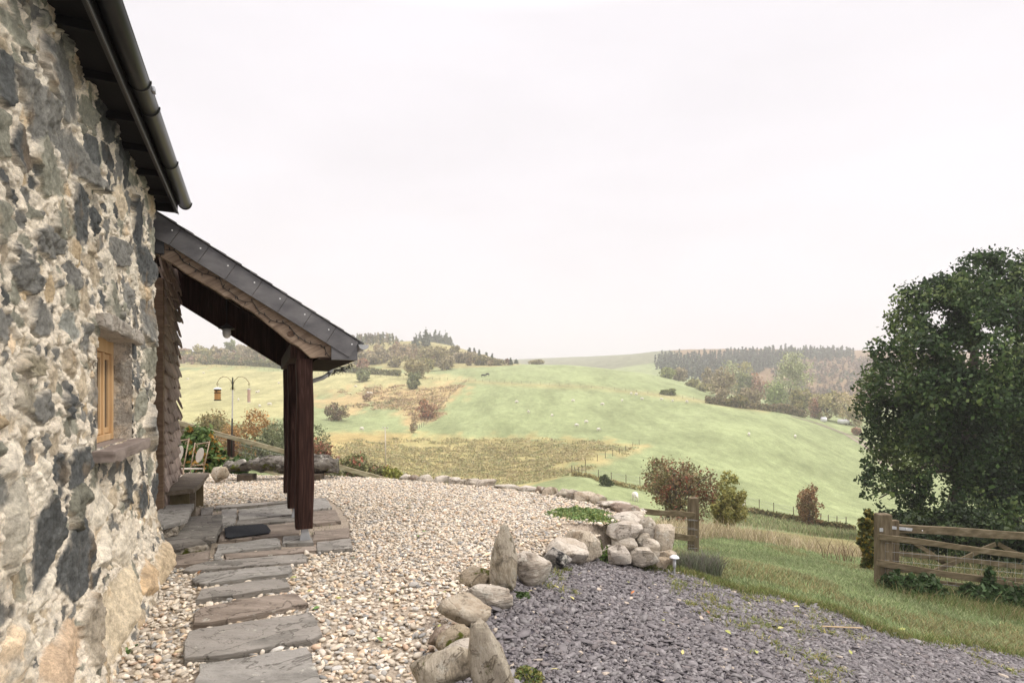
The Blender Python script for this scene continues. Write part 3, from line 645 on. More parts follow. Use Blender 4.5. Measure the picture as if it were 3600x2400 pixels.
# window: recess lining, frame, panes, lintel, sill
def jamb(u_a, u_b, n, seed, name):
    mb = MB(); zs = np.linspace(1.27, 2.03, 40); vs = np.linspace(-1.03, -.865, 10); V = []
    for z in zs:
        for v in vs: V.append((u_a, v, z))
    V = np.array(V); nn = fbm(V*14, 4, seed)*.02; Q = EU[None]*(u_a+nn+u_b)[:, None]+EV[None]*V[:, 1:2]; Q[:, 2] = V[:, 2]
    i = np.arange(39*10).reshape(39, 10)[:, :-1].ravel(); put(name, Q, np.stack((i, i+1, i+11, i+10), 1), REV, house, smooth=True)
MATS['lime_mortar_'] = None
REV = rockmat('reveal_stone', [(.50, .42, .32), (.66, .58, .46), (.74, .67, .56)], spots=(.36, .33, .28))
jamb(5.095, 0, 1, 8, 'window_reveal'); jamb(4.07, 0, -1, 9, 'window_reveal')
WIN = lambda: mat('window_oak', [(.42, .255, .12), (.54, .345, .17), (.62, .43, .24)], (12, 12, 2), 6, .5, .1, spec=.4)
fr = MB()
for u_ in (4.08, 4.50, 4.83): fr.hbox((u_-.018, u_+.018), (-1.04, -.985), (1.345, 1.925))
fr.hbox((4.05, 5.10), (-1.05, -.98), (1.925, 2.02)); fr.hbox((4.05, 5.10), (-1.05, -.98), (1.30, 1.345)); fr.hbox((5.055, 5.10), (-1.05, -.98), (1.345, 1.925))
win = fr.put('window', WIN(), house, bevel=.004)
for k, u_ in enumerate((4.08, 4.50, 4.83)):
    cs = MB(); a, b = u_+.020, ((4.48, 4.81)[k] if k < 2 else 5.052)
    for s in ((a, a+.022), (b-.022, b)): cs.hbox(s, (-1.03, -.998), (1.35, 1.92))
    cs.hbox((a+.022, b-.022), (-1.03, -.998), (1.35, 1.39)); cs.hbox((a+.022, b-.022), (-1.03, -.998), (1.88, 1.92))
    cs.put('sash', WIN(), win, bevel=.003, base=None)
mg, t_, b_ = newmat('window_glass'); b_.inputs['Base Color'].default_value = (.03, .035, .04, 1); b_.inputs['Roughness'].default_value = .05
BASE[win] = BASE[house]
MB().hbox((4.07, 5.08), (-1.016, -1.012), (1.38, 1.89)).put('pane', mg, win)
def roughbox(u, v, z, name, m, parent, seed, amp=.012, n=24):
    V, Fs = ICO[5]; q = np.sign(V)*np.abs(V)**.35; q /= np.maximum(np.abs(q).max(1, keepdims=True), 1e-6); V = .5*q+.5*V/np.abs(V).max(1, keepdims=True)
    c = np.array(((u[0]+u[1])/2, (v[0]+v[1])/2, (z[0]+z[1])/2)); h = np.array((u[1]-u[0], v[1]-v[0], z[1]-z[0]))/2
    p = c+V*h; p = p+fbm(p*9, 4, seed)[:, None]*V*amp*2+fbm(p*30, 3, seed+1)[:, None]*V*amp*.6
    Q = EU[None]*p[:, :1]+EV[None]*p[:, 1:2]; Q[:, 2] = p[:, 2]
    return put(name, Q, Fs[:, ::-1].copy(), m, parent, smooth=True)
roughbox((3.98, 5.2), (-1.0, -.805), (2.015, 2.10), 'lintel', rockmat('pale_stone', [(.40, .35, .29), (.58, .53, .46)], layer=((0, 0, .42), (3, 9, 12))), house, 5)
roughbox((3.95, 5.16), (-1.0, -.755), (1.225, 1.295), 'window_sill', mat('sill_slate', [(.14, .11, .09), (.22, .18, .155), (.28, .235, .2)], (3, 3, 14), 7, .8, .4, (8, 8, 40), .006), house, 6, .006)
# eaves
mb = MB(); sl_ = .60
mb.prism([HW(1.2, -.62, 3.545), HW(1.2, -.62, 3.57), HW(1.2, -4.2, 3.57+sl_*3.58), HW(1.2, -4.2, 3.545+sl_*3.58)], EU*(6.36-1.2))
mb.put('roof', SLATE(), house)
mb = MB(); mb.hbox((1.2, 6.33), (-.72, -.70), (3.38, 3.53)); mb.put('fascia', mat('black_fascia', [(.012, .011, .010), (.022, .020, .018)], (4, 4, 4), 4, .45, .1), house, bevel=.002)
mb = MB(); mb.hbox((1.2, 6.33), (-.7, -.693), (3.372, 3.39)); mb.put('fascia_trim', mat('trim_metal', [(.06, .058, .05), (.11, .105, .095)], (4, 4, 4), 3, .5, 0), house)
mb = MB(); mb.prism([HW(1.2, -.70, 3.525), HW(1.2, -.70, 3.54), HW(1.2, -1.7, 3.54+sl_*1.0), HW(1.2, -1.7, 3.525+sl_*1.0)], EU*(6.33-1.2)); mb.hbox((6.27, 6.33), (-1.0, -.722), (3.385, 3.53)); mb.hbox((1.2, 6.268), (-.93, -.722), (3.455, 3.475)); mb.put('soffit', mat('black_board', [(.003, .0025, .002), (.007, .0055, .005)], (20, 3, 3), 6, .8, .2), house)
for i in range(10): MB().hbox((1.4+i*.5, 1.44+i*.5), (-.95, -.722), (3.405, 3.452)).put('rafter_foot', MATS['black_board'], house)
def halfpipe(ua, ub, v, z, r, t=.004, seg=14, deep=1.0):
    mb = MB(); V = []
    for u in (ua, ub):
        for rr in (r, r-t):
            for k in range(seg+1):
                a = math.pi+math.pi*k/seg; V.append(HW(u, v+rr*math.cos(a), z+rr*deep*math.sin(a)))
    n = seg+1; Fs = []
    for k in range(seg):
        Fs += [(k, k+1, 2*n+k+1, 2*n+k), (n+k+1, n+k, 3*n+k, 3*n+k+1), (k+1, k, n+k, n+k+1), (2*n+k, 2*n+k+1, 3*n+k+1, 3*n+k)]
    for k in (0, seg): Fs += [(k, 2*n+k, 3*n+k, n+k)]
    return mb.add(V, Fs)
gut = halfpipe(1.2, 6.36, -.645, 3.50, .058, deep=1.1).put('gutter', PLASTIC(), house, smooth=True)
mb = MB()
_r = []
for py in (318, 408, 592):   # the joints and brackets one sees from below
    lo_, hi_ = 1.7, 6.3
    us_ = np.linspace(2, 6.3, 400); pts = np.array([HW(u, -.60, 3.45) for u in us_]); rows = 1400-(pts[:, 2]-EYE)/pts[:, 1]*F; _r.append(us_[np.argmin(np.abs(rows-py))])
_r.append(6.345)
BASE[gut] = BASE[house]
for u in _r: halfpipe(u-.012, u+.012, -.645, 3.505, .064, .005, deep=1.12).put('gutter_bracket', PLASTIC(), gut, smooth=True)
MB().hbox((_r[0]+.07, _r[0]+.12), (-.60, -.575), (3.485, 3.515)).put('gutter_clip', mat('grey_metal', [(.30, .31, .32), (.45, .46, .47)], (9, 9, 9), 4, .4, 0, metal=.6), gut, bevel=.003)
MB().prism([HW(6.355, -.645+.06*math.cos(a), 3.50+.066*math.sin(a)) for a in np.linspace(math.pi, 2*math.pi, 14)], EU*.008).put('gutter_end', PLASTIC(), gut)
# boarded porch wall set back behind the stone corner
mb = MB(); mb.hbox((7.72, 9.36), (-1.2, -1.06), (0, 3.62)); mb.hbox((6.2, 7.72), (-1.6, -1.45), (0, 3.62)); mb.put('porch_wall', DARKBOARD(), house)
mb = MB(); mb.hbox((7.70, 7.80), (-1.2, -1.0), (.15, 3.0)); mb.hbox((6.28, 6.36), (-1.45, -.99), (.15, 3.0)); mb.put('door_frame', WOODBROWN(), house, bevel=.006)
dr = MB().hbox((6.36, 7.70), (-1.44, -1.39), (.18, 2.25)).put('door', WOODDK(), house)
def shakes():
    V = []; Fs = []; r = np.random.default_rng(5); n0 = 0; z = .12; C = []
    while z < 3.25:
        step = r.uniform(.115, .16); ua = 7.80
        while ua < 9.33:
            ub = min(ua+r.uniform(.35, 1.0), 9.34+r.normal(0, .012)); 
            if 9.33-ub < .18: ub = 9.34+r.normal(0, .015)
            n = max(4, int((ub-ua)/.03)); uu = np.linspace(ua, ub, n); ph = r.uniform(0, 9)
            zb = z+.022*np.sin(uu*7+ph)+.016*fbm(np.stack((uu*9+ph, uu*0, uu*0), 1), 3, 6)+r.normal(0, .012); zt = z+step+.09
            vo = -1.0+r.uniform(.0, .03)+.012*np.sin(uu*5+ph); th = r.uniform(.018, .032); c = np.array((.37, .30, .255))*r.uniform(.75, 1.3)
            for j in range(n):
                rows = [(zt, -1.058+th*.3), (zb[j]+.06, vo[j]-.012), (zb[j]+.012, vo[j]), (zb[j], vo[j]-.004), (zb[j]+.002, vo[j]-th), (zt, -1.075)]
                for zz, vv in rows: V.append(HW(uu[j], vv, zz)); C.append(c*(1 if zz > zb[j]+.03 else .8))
            for j in range(n-1):
                for q in range(6):
                    a, b = n0+j*6+q, n0+j*6+(q+1) % 6; Fs.append((a, b, b+6, a+6))
            Fs += [tuple(n0+q for q in range(5, -1, -1)), tuple(n0+(n-1)*6+q for q in range(6))]
            n0 += n*6; ua = ub+.004
        z += step
    return np.array(V), Fs, np.array(C)
_v, _f, _c2 = shakes()
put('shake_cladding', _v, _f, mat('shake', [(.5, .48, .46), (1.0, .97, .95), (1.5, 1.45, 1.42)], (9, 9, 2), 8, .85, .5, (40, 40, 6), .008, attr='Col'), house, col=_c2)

# ------------------------------------------------------------------ the porch
porch = thing('timber_porch', 'lean-to timber porch with slate roof and dark stained posts against the cottage', 'porch', HW(7.9, .45, 0))
def ptop(v): return 3.42-.612*(v+.914)
U0, U1 = 6.5, 9.45
mb = MB(); r = np.random.default_rng(8)
vb = np.linspace(-.94, 1.09, 15)
for i in range(14):    # courses of slates, each lapping the one below
    a, b = vb[i], vb[i+1]+.07
    if i == 13: b = vb[14]
    up = .006; e0 = U0-.03+r.normal(0, .006)
    mb.prism([HW(e0, a, ptop(a)+.004), HW(e0, b, ptop(b)+.016), HW(e0, b, ptop(b)+.026), HW(e0, a, ptop(a)+.012)], EU*(U1+.03-e0))
mb.put('roof', SLATE(), porch)
mb = MB(); mb.prism([HW(U0+.03, -1.0, ptop(-1.0)-.06), HW(U0+.03, 1.0, ptop(1.0)-.06), HW(U0+.03, 1.0, ptop(1.0)), HW(U0+.03, -1.0, ptop(-1.0))], EU*(U1-U0-.06))
mb.put('ceiling_boards', mat('ceiling_wood', [(.10, .065, .045), (.17, .115, .078), (.22, .15, .105)], (3, 14, 3), 6, .8, .25), porch)
# verge slates
vs_ = np.linspace(-.935, 1.035, 9); mb = MB(); HH = .238
nrm_s = np.array((.612, 1.0)); nrm_s /= np.linalg.norm(nrm_s)
for i in range(8):
    a, b = vs_[i]+.0015, vs_[i+1]-.0015; hp = HH*.8535; dx = hp*nrm_s[0]; dz = hp*nrm_s[1]; o_ = r.normal(0, .0015)
    q = [(a, ptop(a)), (b, ptop(b)), (b-dx, ptop(b)-dz), (a-dx, ptop(a)-dz)]
    if i == 0: q[3] = (-.935, ptop(-.935)-.26); q = [q[0], q[1], q[2], q[3]]
    mb.prism([HW(U0-.012+o_, v, z) for v, z in q], EU*.010)
    nv = b-.05-dx*.25; nz_ = ptop(nv)-.075
    nails = MB().lathe(np.zeros(3), [(0.0001, 0), (.0075, .001), (.0075, .004)], 10); nails.v[-1] = np.array([HW(U0-.016-p[2]*.5, nv+p[0], nz_+p[1]) for p in nails.v[-1]])
    nails.put('nail_head', mat('nail', [(.7, .7, .68), (.8, .8, .78)], (5, 5, 5), 2, .4, 0), porch)
mb.put('verge_slates', SLATE(), porch, bevel=.0015)
mb = MB(); mb.prism([HW(U0+.002, .74, 2.025), HW(U0+.002, 1.02, 2.025), HW(U0+.002, 1.02, ptop(1.02)-.02), HW(U0+.002, .74, ptop(.74)-.2)], EU*.03); mb.put('eaves_box_end', SLATE(), porch, bevel=.002)
mb = MB(); mb.hbox((U0+.034, U1-.02), (.60, 1.015), (2.028, 2.045)); mb.hbox((U0+.034, U1-.02), (.996, 1.016), (2.046, 2.20)); mb.put('eaves_soffit', DARKBOARD(), porch)
mb = MB(); mb.hbox((U0+.003, U0+.045), (-1.0, -.84), (3.02, 3.21)); mb.put('wall_bracket', mat('dark_block', [(.03, .03, .032), (.05, .05, .05)], (8, 8, 8), 5, .6, .2), porch, bevel=.004)
# waney-edged rafter at the front
lowpx = [(105, 500), (180, 545), (300, 610), (370, 665), (420, 700), (510, 750), (600, 800), (700, 862), (770, 912), (800, 905), (900, 975), (1000, 1035), (1100, 1110), (1190, 1185), (1260, 1240), (1340, 1310), (1430, 1360), (1500, 1420), (1545, 1462), (1600, 1458), (1735, 1465)]
low = [PU(500+x*.3827, 700+y*.3827, U0+.06) for x, y in lowpx]
_fx = [p[0] for p in low]; fine_v = np.linspace(_fx[0], _fx[-1], 70); fine_z = np.interp(fine_v, _fx, [p[1] for p in low])+.004*fbm(np.stack((fine_v*12, 0*fine_v, 0*fine_v), 1), 3, 2)
rv, rf = [], []
for i, (v, z) in enumerate(zip(fine_v, fine_z)):
    zt = ptop(v)-.15
    rows = [(U0+.052, zt), (U0+.052, z+.02+.012*math.sin(v*9)), (U0+.058, z+.006), (U0+.078, z), (U0+.18, z+.012), (U0+.18, zt)]
    rv += [HW(u, v, zz) for u, zz in rows]
for i in range(69):
    for q in range(6): a, b = i*6+q, i*6+(q+1) % 6; rf.append((a, a+6, b+6, b))
rf += [tuple(range(6)), tuple(69*6+q for q in range(5, -1, -1))]
def oakmat():
    m, t, b = newmat('waney_oak'); N = t.nodes.new; l = t.links.new
    tc = N('ShaderNodeTexCoord'); mp = N('ShaderNodeMapping'); mp.inputs['Rotation'].default_value = (0, math.radians(31), math.radians(-24.1))
    mp2 = N('ShaderNodeMapping'); mp2.inputs['Scale'].default_value = (1.4, 12, 22)
    n = N('ShaderNodeTexNoise'); n.inputs['Scale'].default_value = 1; n.inputs['Detail'].default_value = 8; n.inputs['Distortion'].default_value = 1.6
    r = N('ShaderNodeValToRGB')
    for i, c in enumerate(((.14, .095, .062), (.235, .17, .115), (.34, .26, .185))):
        e = r.color_ramp.elements[i] if i < 2 else r.color_ramp.elements.new(.7)
        e.position = (.3, .5, .7)[i]; e.color = (*c, 1)
    l(tc.outputs['Object'], mp.inputs[0]); l(mp.outputs[0], mp2.inputs[0]); l(mp2.outputs[0], n.inputs['Vector']); l(n.outputs[0], r.inputs[0]); l(r.outputs[0], b.inputs['Base Color'])
    bp = N('ShaderNodeBump'); bp.inputs['Strength'].default_value = .3; bp.inputs['Distance'].default_value = .01; l(n.outputs[0], bp.inputs['Height']); l(bp.outputs[0], b.inputs['Normal'])
    b.inputs['Roughness'].default_value = .75; return m
OAK = oakmat()
put('rafter', rv, rf, OAK, porch)
kn = MB(); kv, kz = PU(500+1365*.3827, 700+1238*.3827, U0+.05)
kn.lathe(np.zeros(3), [(.0001, 0), (.02, 0), (.026, .004), (.034, -.004)], 16); kn.v[-1] = np.array([HW(U0+.0505-p[2], kv+p[0]*1.3, kz+p[1]) for p in kn.v[-1]])
kn.put('knot', mat('knot_wood', [(.07, .045, .03), (.16, .10, .065)], (60, 60, 60), 4, .8, .2), porch, smooth=True)
def rafter(u, dep=.16, wd=.10, va=-1.04, vb=.99):
    mb = MB(); mb.prism([HW(u, va, ptop(va)-.062-dep), HW(u, vb, ptop(vb)-.062-dep), HW(u, vb, ptop(vb)-.063), HW(u, va, ptop(va)-.063)], EU*wd); return mb.put('rafter', WOODDK(), porch)
rafter(7.2, .09); rafter(7.88, .11); rafter(8.6, .09)
mb = MB(); mb.prism([HW(9.36, -1.06, 2.985), HW(9.36, .34, 2.085), HW(9.36, .99, ptop(.99)-.2), HW(9.36, .99, ptop(.99)-.063), HW(9.36, -1.06, ptop(-1.06)-.063)], EU*.1); mb.put('rafter', WOODDK(), porch)
mb = MB(); mb.hbox((U0+.20, 9.44), (.33, .44), (2.045, 2.21)); mb.put('beam', WOODDK(), porch, bevel=.008)
for i, u in enumerate((6.6, 7.9, 9.22)):
    v0, v1 = ((.385, .565) if i == 0 else (.365, .54))
    mb = MB(); zz = np.linspace(.17, 2.03, 30); V = []; rr_ = np.random.default_rng(60+i); ch = .03
    for z in zz:
        w_ = .006*np.array([math.sin(z*3+i+k*1.7)+.6*math.sin(z*7.3+k) for k in range(4)]); e = ch*(.35+.75*abs(math.sin(z*1.3+.4)))
        a0, a1, b0, b1 = u+w_[0], u+.175+w_[1], v0+w_[2], v1+w_[3]
        V += [HW(a0+e, b0, z), HW(a0, b0+e, z), HW(a0, b1-e*.5, z), HW(a0+e*.5, b1, z), HW(a1, b1, z), HW(a1, b0, z)]
    Fs = [(j*6+q, j*6+(q+1) % 6, j*6+6+(q+1) % 6, j*6+6+q) for j in range(29) for q in range(6)]+[tuple(range(5, -1, -1)), tuple(29*6+q for q in range(6))]
    Fs = [f[::-1] for f in Fs]
    mb.add(V, Fs); mb.hbox((u+.03, u+.15), (v0+.005, v0+.085), (2.032, 2.26))
    po = mb.put('post', WOODDK(), porch); BASE[po] = BASE[porch]
    mb = MB(); mb.hbox((u+.05, u+.125), (v0+.055, v0+.13), (.03, .168)); mb.prism([HW(u+.045, v0+.035, .04), HW(u+.045, v0+.15, .04), HW(u+.045, v0+.125, .168), HW(u+.045, v0+.06, .168)], -EU*.012)
    mb.put('post_shoe', mat('galvanised', [(.34, .35, .36), (.48, .49, .50)], (12, 12, 12), 5, .45, .1, metal=.35), po, bevel=.003)
pg = halfpipe(U0-.02, U1+.02, 1.085, 2.20, .056).put('gutter', mat('grey_gutter', [(.30, .31, .31), (.42, .43, .43)], (5, 5, 5), 4, .35, .05), porch, smooth=True); BASE[pg] = BASE[porch]
MB().prism([HW(U0-.021, 1.085+.056*math.cos(a), 2.20+.056*math.sin(a)) for a in np.linspace(math.pi, 2*math.pi, 14)], EU*.006).put('gutter_end', MATS['grey_gutter'], pg)
mb = MB(); mb.tube([HW(9.4, 1.075, 2.15), HW(9.4, 1.07, 2.05), HW(9.4, 1.03, 1.985), HW(9.4, .95, 1.93), HW(9.4, .6, 1.80), HW(9.42, .50, 1.76), HW(9.42, .47, 1.70), HW(9.42, .47, .05)], .034, 12); mb.put('downpipe', MATS['grey_gutter'], porch, smooth=True)

# string lights along the rafter
sl2 = thing('string_lights', 'dark string of unlit fairy lights strung along the porch rafter', 'string lights', HW(U0+.045, -.2, 2.5))
pts = [(165, 525), (185, 460), (255, 470), (290, 470), (345, 520), (375, 575), (440, 610), (500, 645), (550, 680), (600, 690), (680, 715), (720, 745), (740, 810), (795, 845), (860, 890), (880, 920), (950, 945), (1010, 940), (1040, 980), (1075, 1035), (1130, 1068), (1180, 1110), (1240, 1132), (1300, 1140), (1350, 1165), (1390, 1220), (1430, 1260), (1500, 1310), (1550, 1330), (1640, 1338), (1680, 1375), (1690, 1410), (1725, 1450)]
P3 = [HW(U0+.04, *PU(500+x*.3827, 700+y*.3827, U0+.04)) for x, y in pts]
MB().tube(P3, .0035, 6).put('cable', mat('black_cable', [(.01, .01, .01), (.02, .02, .02)], (5, 5, 5), 2, .5, 0), sl2)
mb = MB(); r = np.random.default_rng(4)
for i, p in enumerate(P3[2:]):
    d = np.array((r.normal(0, .01), -.005, .03*r.choice((-1, 1)))); mb.tube([p, p+d*.5, p+d], (.003, .005, .003), 5)
mb.put('bulb', MATS['black_cable'], sl2)['kind'] = 'stuff'
sl3 = thing('string_lights', 'tangled dark fairy lights hanging under the porch eaves above the downpipe', 'string lights', HW(8, 1.0, 2.0))
mb = MB(); us = np.linspace(6.7, 9.2, 60); cp = [HW(u, 1.0+.02*math.sin(u*9), 2.012-.02*abs(math.sin(u*4.2))-.012) for u in us]; mb.tube(cp, .0035, 5)
for p in cp[::1]:
    for s in (-1, 1): d = np.array((r.normal(0, .03), r.normal(0, .02), -.02+r.normal(0, .018))); mb.tube([p, p+d], (.0035, .003), 4)
mb.put('cable', MATS['black_cable'], sl3)
# hanging lamp
lu = 7.5; lv, lz = PU(797, 1165, lu)
lamp = thing('porch_lamp', 'small hanging porch lamp with clear glass jar and black cap', 'lamp', HW(lu, lv, lz))
ztop = ptop(lv)-.065
c = HW(lu, lv, 0)
MB().lathe(c, [(.055, ztop-.02), (.055, ztop)], 16).put('ceiling_rose', MATS['black_cable'], lamp)
MB().tube([HW(lu, lv, ztop), HW(lu, lv, lz+.06)], .005, 6).put('chain', MATS['black_cable'], lamp)
MB().lathe(c, [(.006, lz+.10), (.03, lz+.075), (.085, lz+.04), (.09, lz+.03), (.05, lz+.028)], 20).put('cap', MATS['black_cable'], lamp, smooth=True)
gm, t_, b_ = newmat('lamp_glass'); b_.inputs['Base Color'].default_value = (.85, .84, .80, 1); b_.inputs['Roughness'].default_value = .25; b_.inputs['Transmission Weight'].default_value = .35
MB().lathe(c, [(.045, lz+.03), (.047, lz-.02), (.042, lz-.05), (.03, lz-.07), (.012, lz-.08), (.0005, lz-.081)], 20).put('glass_jar', gm, lamp, smooth=True)
MB().lathe(c, [(.022, lz+.028), (.026, lz), (.02, lz-.03), (.003, lz-.04)], 14).put('bulb', mat('smoky', [(.10, .085, .07), (.16, .14, .12)], (9, 9, 9), 2, .3, 0), lamp, smooth=True)
# ------------------------------------------------------------------ stone underfoot
FLAG = rockmat('flagstone', [(.17, .16, .14), (.25, .235, .208), (.34, .315, .28)], layer=((.12, .08, .3), (2.2, 5, 30)), lichen=.02, dirt_shade=False, flake=1.5)
FLAGW = rockmat('flagstone_warm', [(.19, .155, .125), (.27, .225, .183), (.345, .29, .24)], layer=((.1, .15, .3), (2.4, 6, 30)), lichen=.02, dirt_shade=False, flake=1.5)
FLAGP = rockmat('flagstone_pale', [(.21, .20, .18), (.29, .278, .25), (.37, .352, .32)], layer=((.05, .1, .2), (2.5, 5, 30)), lichen=.02, dirt_shade=False, flake=1.5)
def slab(pix, top, th, m, seed, name='paving_slab', tilt=0, mode='px', rough=.010):
    """irregular flag from its outline in the photograph laid on the ground"""
    P = np.array([G(x, y, top)[:2] for x, y in pix]) if mode == 'px' else np.array(pix, float)
    n = len(P); out = []
    for i in range(n):
        a, b = P[i], P[(i+1) % n]; k = max(2, int(np.linalg.norm(b-a)/.035))
        for j in range(k): out.append(a+(b-a)*j/k)
    O = np.array(out); c = O.mean(0)
    nn = fbm(np.column_stack((O*9, np.full(len(O), seed*3.1))), 4, seed); nrm = (O-c)/np.linalg.norm(O-c, axis=1)[:, None]
    O = O+nrm*(nn*rough*2.2)[:, None]
    rings = []; tz = lambda Q: top+.008*fbm(np.column_stack((Q*3, np.full(len(Q), seed*1.3))), 3, seed)+.004*fbm(np.column_stack((Q*14, np.full(len(Q), seed*1.3))), 3, seed)
    for s, dz in ((1.0, -th), (1.006, -th*.55), (1.0, -.006)):
        Q = c+(O-c)*s; rings.append(np.column_stack((Q, tz(Q)+dz)))
    for s in (.985, .9, .75, .55, .3): Q = c+(O-c)*s; rings.append(np.column_stack((Q, tz(Q))))
    V = np.vstack(rings+[np.append(c, tz(c[None])[0])[None]]); k = len(O); Fs = []
    for q in range(len(rings)-1): Fs += [(q*k+i, q*k+(i+1) % k, (q+1)*k+(i+1) % k, (q+1)*k+i) for i in range(k)]
    L0 = (len(rings)-1)*k; Fs += [(L0+i, L0+(i+1) % k, len(V)-1) for i in range(k)]
    area = sum(P[i][0]*P[(i+1) % n][1]-P[(i+1) % n][0]*P[i][1] for i in range(n))
    if area < 0: Fs = [f[::-1] for f in Fs]
    return put(name, V, Fs, m, base=(c[0], c[1], top-th), smooth=False)
for i, (pp, tp, m, lab) in enumerate(_sl):
    props(slab(pp, tp, .075, {'FLAG': FLAG, 'FLAGW': FLAGW, 'FLAGP': FLAGP}[m], i+3), lab, 'paving slab', 'stone slabs of the path and porch floor')
stepm = rockmat('step_slate', [(.13, .12, .105), (.19, .178, .155), (.26, .24, .21)], layer=((.1, .1, .4), (2, 5, 26)), lichen=.05, dirt_shade=False, flake=1.5)
hp = lambda L_: [tuple(HW(u, v, 0)[:2]) for u, v in L_]
s1 = thing('stone_step', 'lower wide slate doorstep on a mortared base by the wall', 'step', HW(7.2, -.65, 0))
def child(o, par):
    o.parent = par; o.location = tuple(BASE[o]-BASE[par]); return o
child(slab(hp([(6.46, -.87), (6.66, -.40), (7.3, -.37), (7.94, -.40), (7.94, -.98), (6.5, -.98)]), .165, .065, stepm, 41, 'tread', mode='w'), s1)
RISER = rockmat('riser_stone', [(.30, .26, .20), (.42, .37, .30)], moss=.3)
roughbox((6.56, 7.9), (-.99, -.46), (-.02, .10), 'riser', RISER, s1, 13, .02)
s2 = thing('stone_step', 'upper pale slate doorstep stacked on the wide lower step', 'step', HW(7.3, -.85, .165))
child(slab(hp([(6.72, -.87), (6.9, -.72), (7.0, -.685), (7.92, -.70), (7.92, -1.04), (6.74, -1.04)]), .32, .05, FLAGP, 43, 'tread', mode='w'), s2)
roughbox((6.80, 7.9), (-1.04, -.76), (.165, .272), 'riser', RISER, s2, 17, .02)
# doormat
_dm = [G(*p, .05)[:2] for p in z5([(600, 1375), (635, 1357), (905, 1337), (935, 1345), (968, 1388), (955, 1408), (640, 1448), (612, 1443)])]
dm = MB().prism([(x, y, .062) for x, y in _dm], (0, 0, .014))
single('doormat', dm, mat('doormat_fibre', [(.012, .014, .018), (.035, .038, .044)], (160, 160, 160), 3, .95, 1.0, (260, 260, 260), .01), 'black ribbed doormat lying on the porch paving', 'doormat', bevel=.005)

# ------------------------------------------------------------------ bench and garden chairs
BW = lambda: mat('bench_wood', [(.085, .068, .045), (.16, .13, .092), (.25, .21, .155)], (3, 16, 16), 8, .85, .5, (8, 60, 60), .006)
MOSSW = lambda: mat('green_wood', [(.085, .075, .03), (.15, .12, .06), (.22, .17, .10)], (9, 9, 3), 8, .85, .4)
bench = thing('wooden_bench', 'rustic plank bench of weathered wood along the shingled wall', 'bench', HW(8.7, -.85, 0))
bt = slab(hp([(7.93, -1.0), (8.0, -.72), (8.42, -.68), (9.66, -.66), (9.72, -.99)]), .49, .055, BW(), 51, 'seat', mode='w', rough=.014); child(bt, bench)
mb = MB(); mb.hbox((8.10, 8.14), (-.98, -.77), (.05, .44)); mb.put('leg', MOSSW(), bench, bevel=.004)
mb = MB(); mb.hbox((8.145, 8.22), (-.80, -.71), (.09, .44)); mb.put('brace', BW(), bench, bevel=.004)
mb = MB(); mb.hbox((8.02, 8.10), (-.95, -.58), (.05, .12)); mb.put('foot', MOSSW(), bench, bevel=.006)
mb = MB(); mb.hbox((9.42, 9.47), (-.98, -.72), (.03, .44)); mb.put('leg', MOSSW(), bench, bevel=.004)
IRON = mat('rusty_white_iron', [(.16, .08, .04), (.34, .25, .17), (.50, .44, .35)], (14, 14, 14), 7, .6, .2)
CREAM = mat('cream_disc', [(.46, .42, .37), (.56, .52, .46)], (20, 20, 20), 4, .6, .1)
SEATP = mat('peeling_seat', [(.36, .30, .24), (.56, .52, .46), (.62, .58, .52)], (12, 12, 12), 6, .7, .2)
def chair(label, d, pix_tl, pix_tr, pix_bl, pix_br, group):
    TL, TR, BL, BR = [W(*p, d) for p in (pix_tl, pix_tr, pix_bl, pix_br)]
    fwd = np.array((-.55, -.10, 0)); base = (BL+BR)/2; base[2] = 0
    t = thing('garden_chair', label, 'chair', base, group)
    mb = MB(); mb.tube([TL, BL], .011, 8); mb.tube([TR, BR], .011, 8); mb.tube([TL+(BL-TL)*.06, TR+(BR-TR)*.04], .010, 8); mb.tube([BL+(TL-BL)*.12, BR+(TR-BR)*.12], .009, 8)
    c = (TL+TR+BL+BR)/4; X = (TR-TL+BR-BL)/2; Z = (TL-BL+TR-BR)/2
    for sx in (-1, 1):
        for sz in (-1, 1):
            cc = c+X*.36*sx+Z*.33*sz; a = np.linspace(0, 4.6, 22); rr = np.linspace(.16, .03, 22)
            mb.tube([cc+X*(rr[k]*math.cos(a[k]+(0 if sx > 0 else math.pi)))+Z*sz*(rr[k]*.6*math.sin(a[k])) for k in range(22)], .006, 5)
    mb.put('back_frame', IRON, t, smooth=True)
    N_ = np.cross(X, Z); N_ /= np.linalg.norm(N_)
    ring = [c+X*.27*math.cos(a)+Z*.28*math.sin(a)-N_*.008 for a in np.linspace(0, 2*math.pi, 28)[:-1]]
    MB().prism(ring, N_*.016).put('back_panel', CREAM, t, bevel=.004)
    sz = BL[2]+.02; A, B_ = BL.copy(), BR.copy(); A[2] = B_[2] = sz
    MB().prism([A, B_, B_+fwd*.8, A+fwd*.8], (0, 0, -.03)).put('seat', SEATP, t, bevel=.01)
    for p in (A, B_, A+fwd*.75, B_+fwd*.75):
        q = p.copy(); q[2] = .02; MB().tube([p, q], .010, 8).put('leg', IRON, t, smooth=True)
    return t
chair('rusty white metal garden chair with cream oval back panel', 10.6, z5([(372, 685)])[0], z5([(487, 672)])[0], z5([(335, 890)])[0], z5([(440, 880)])[0], 'old metal garden chairs')
chair('white metal garden chair half hidden behind the shingled wall', 10.3, z5([(215, 660)])[0], z5([(325, 648)])[0], z5([(165, 900)])[0], z5([(278, 890)])[0], 'old metal garden chairs')

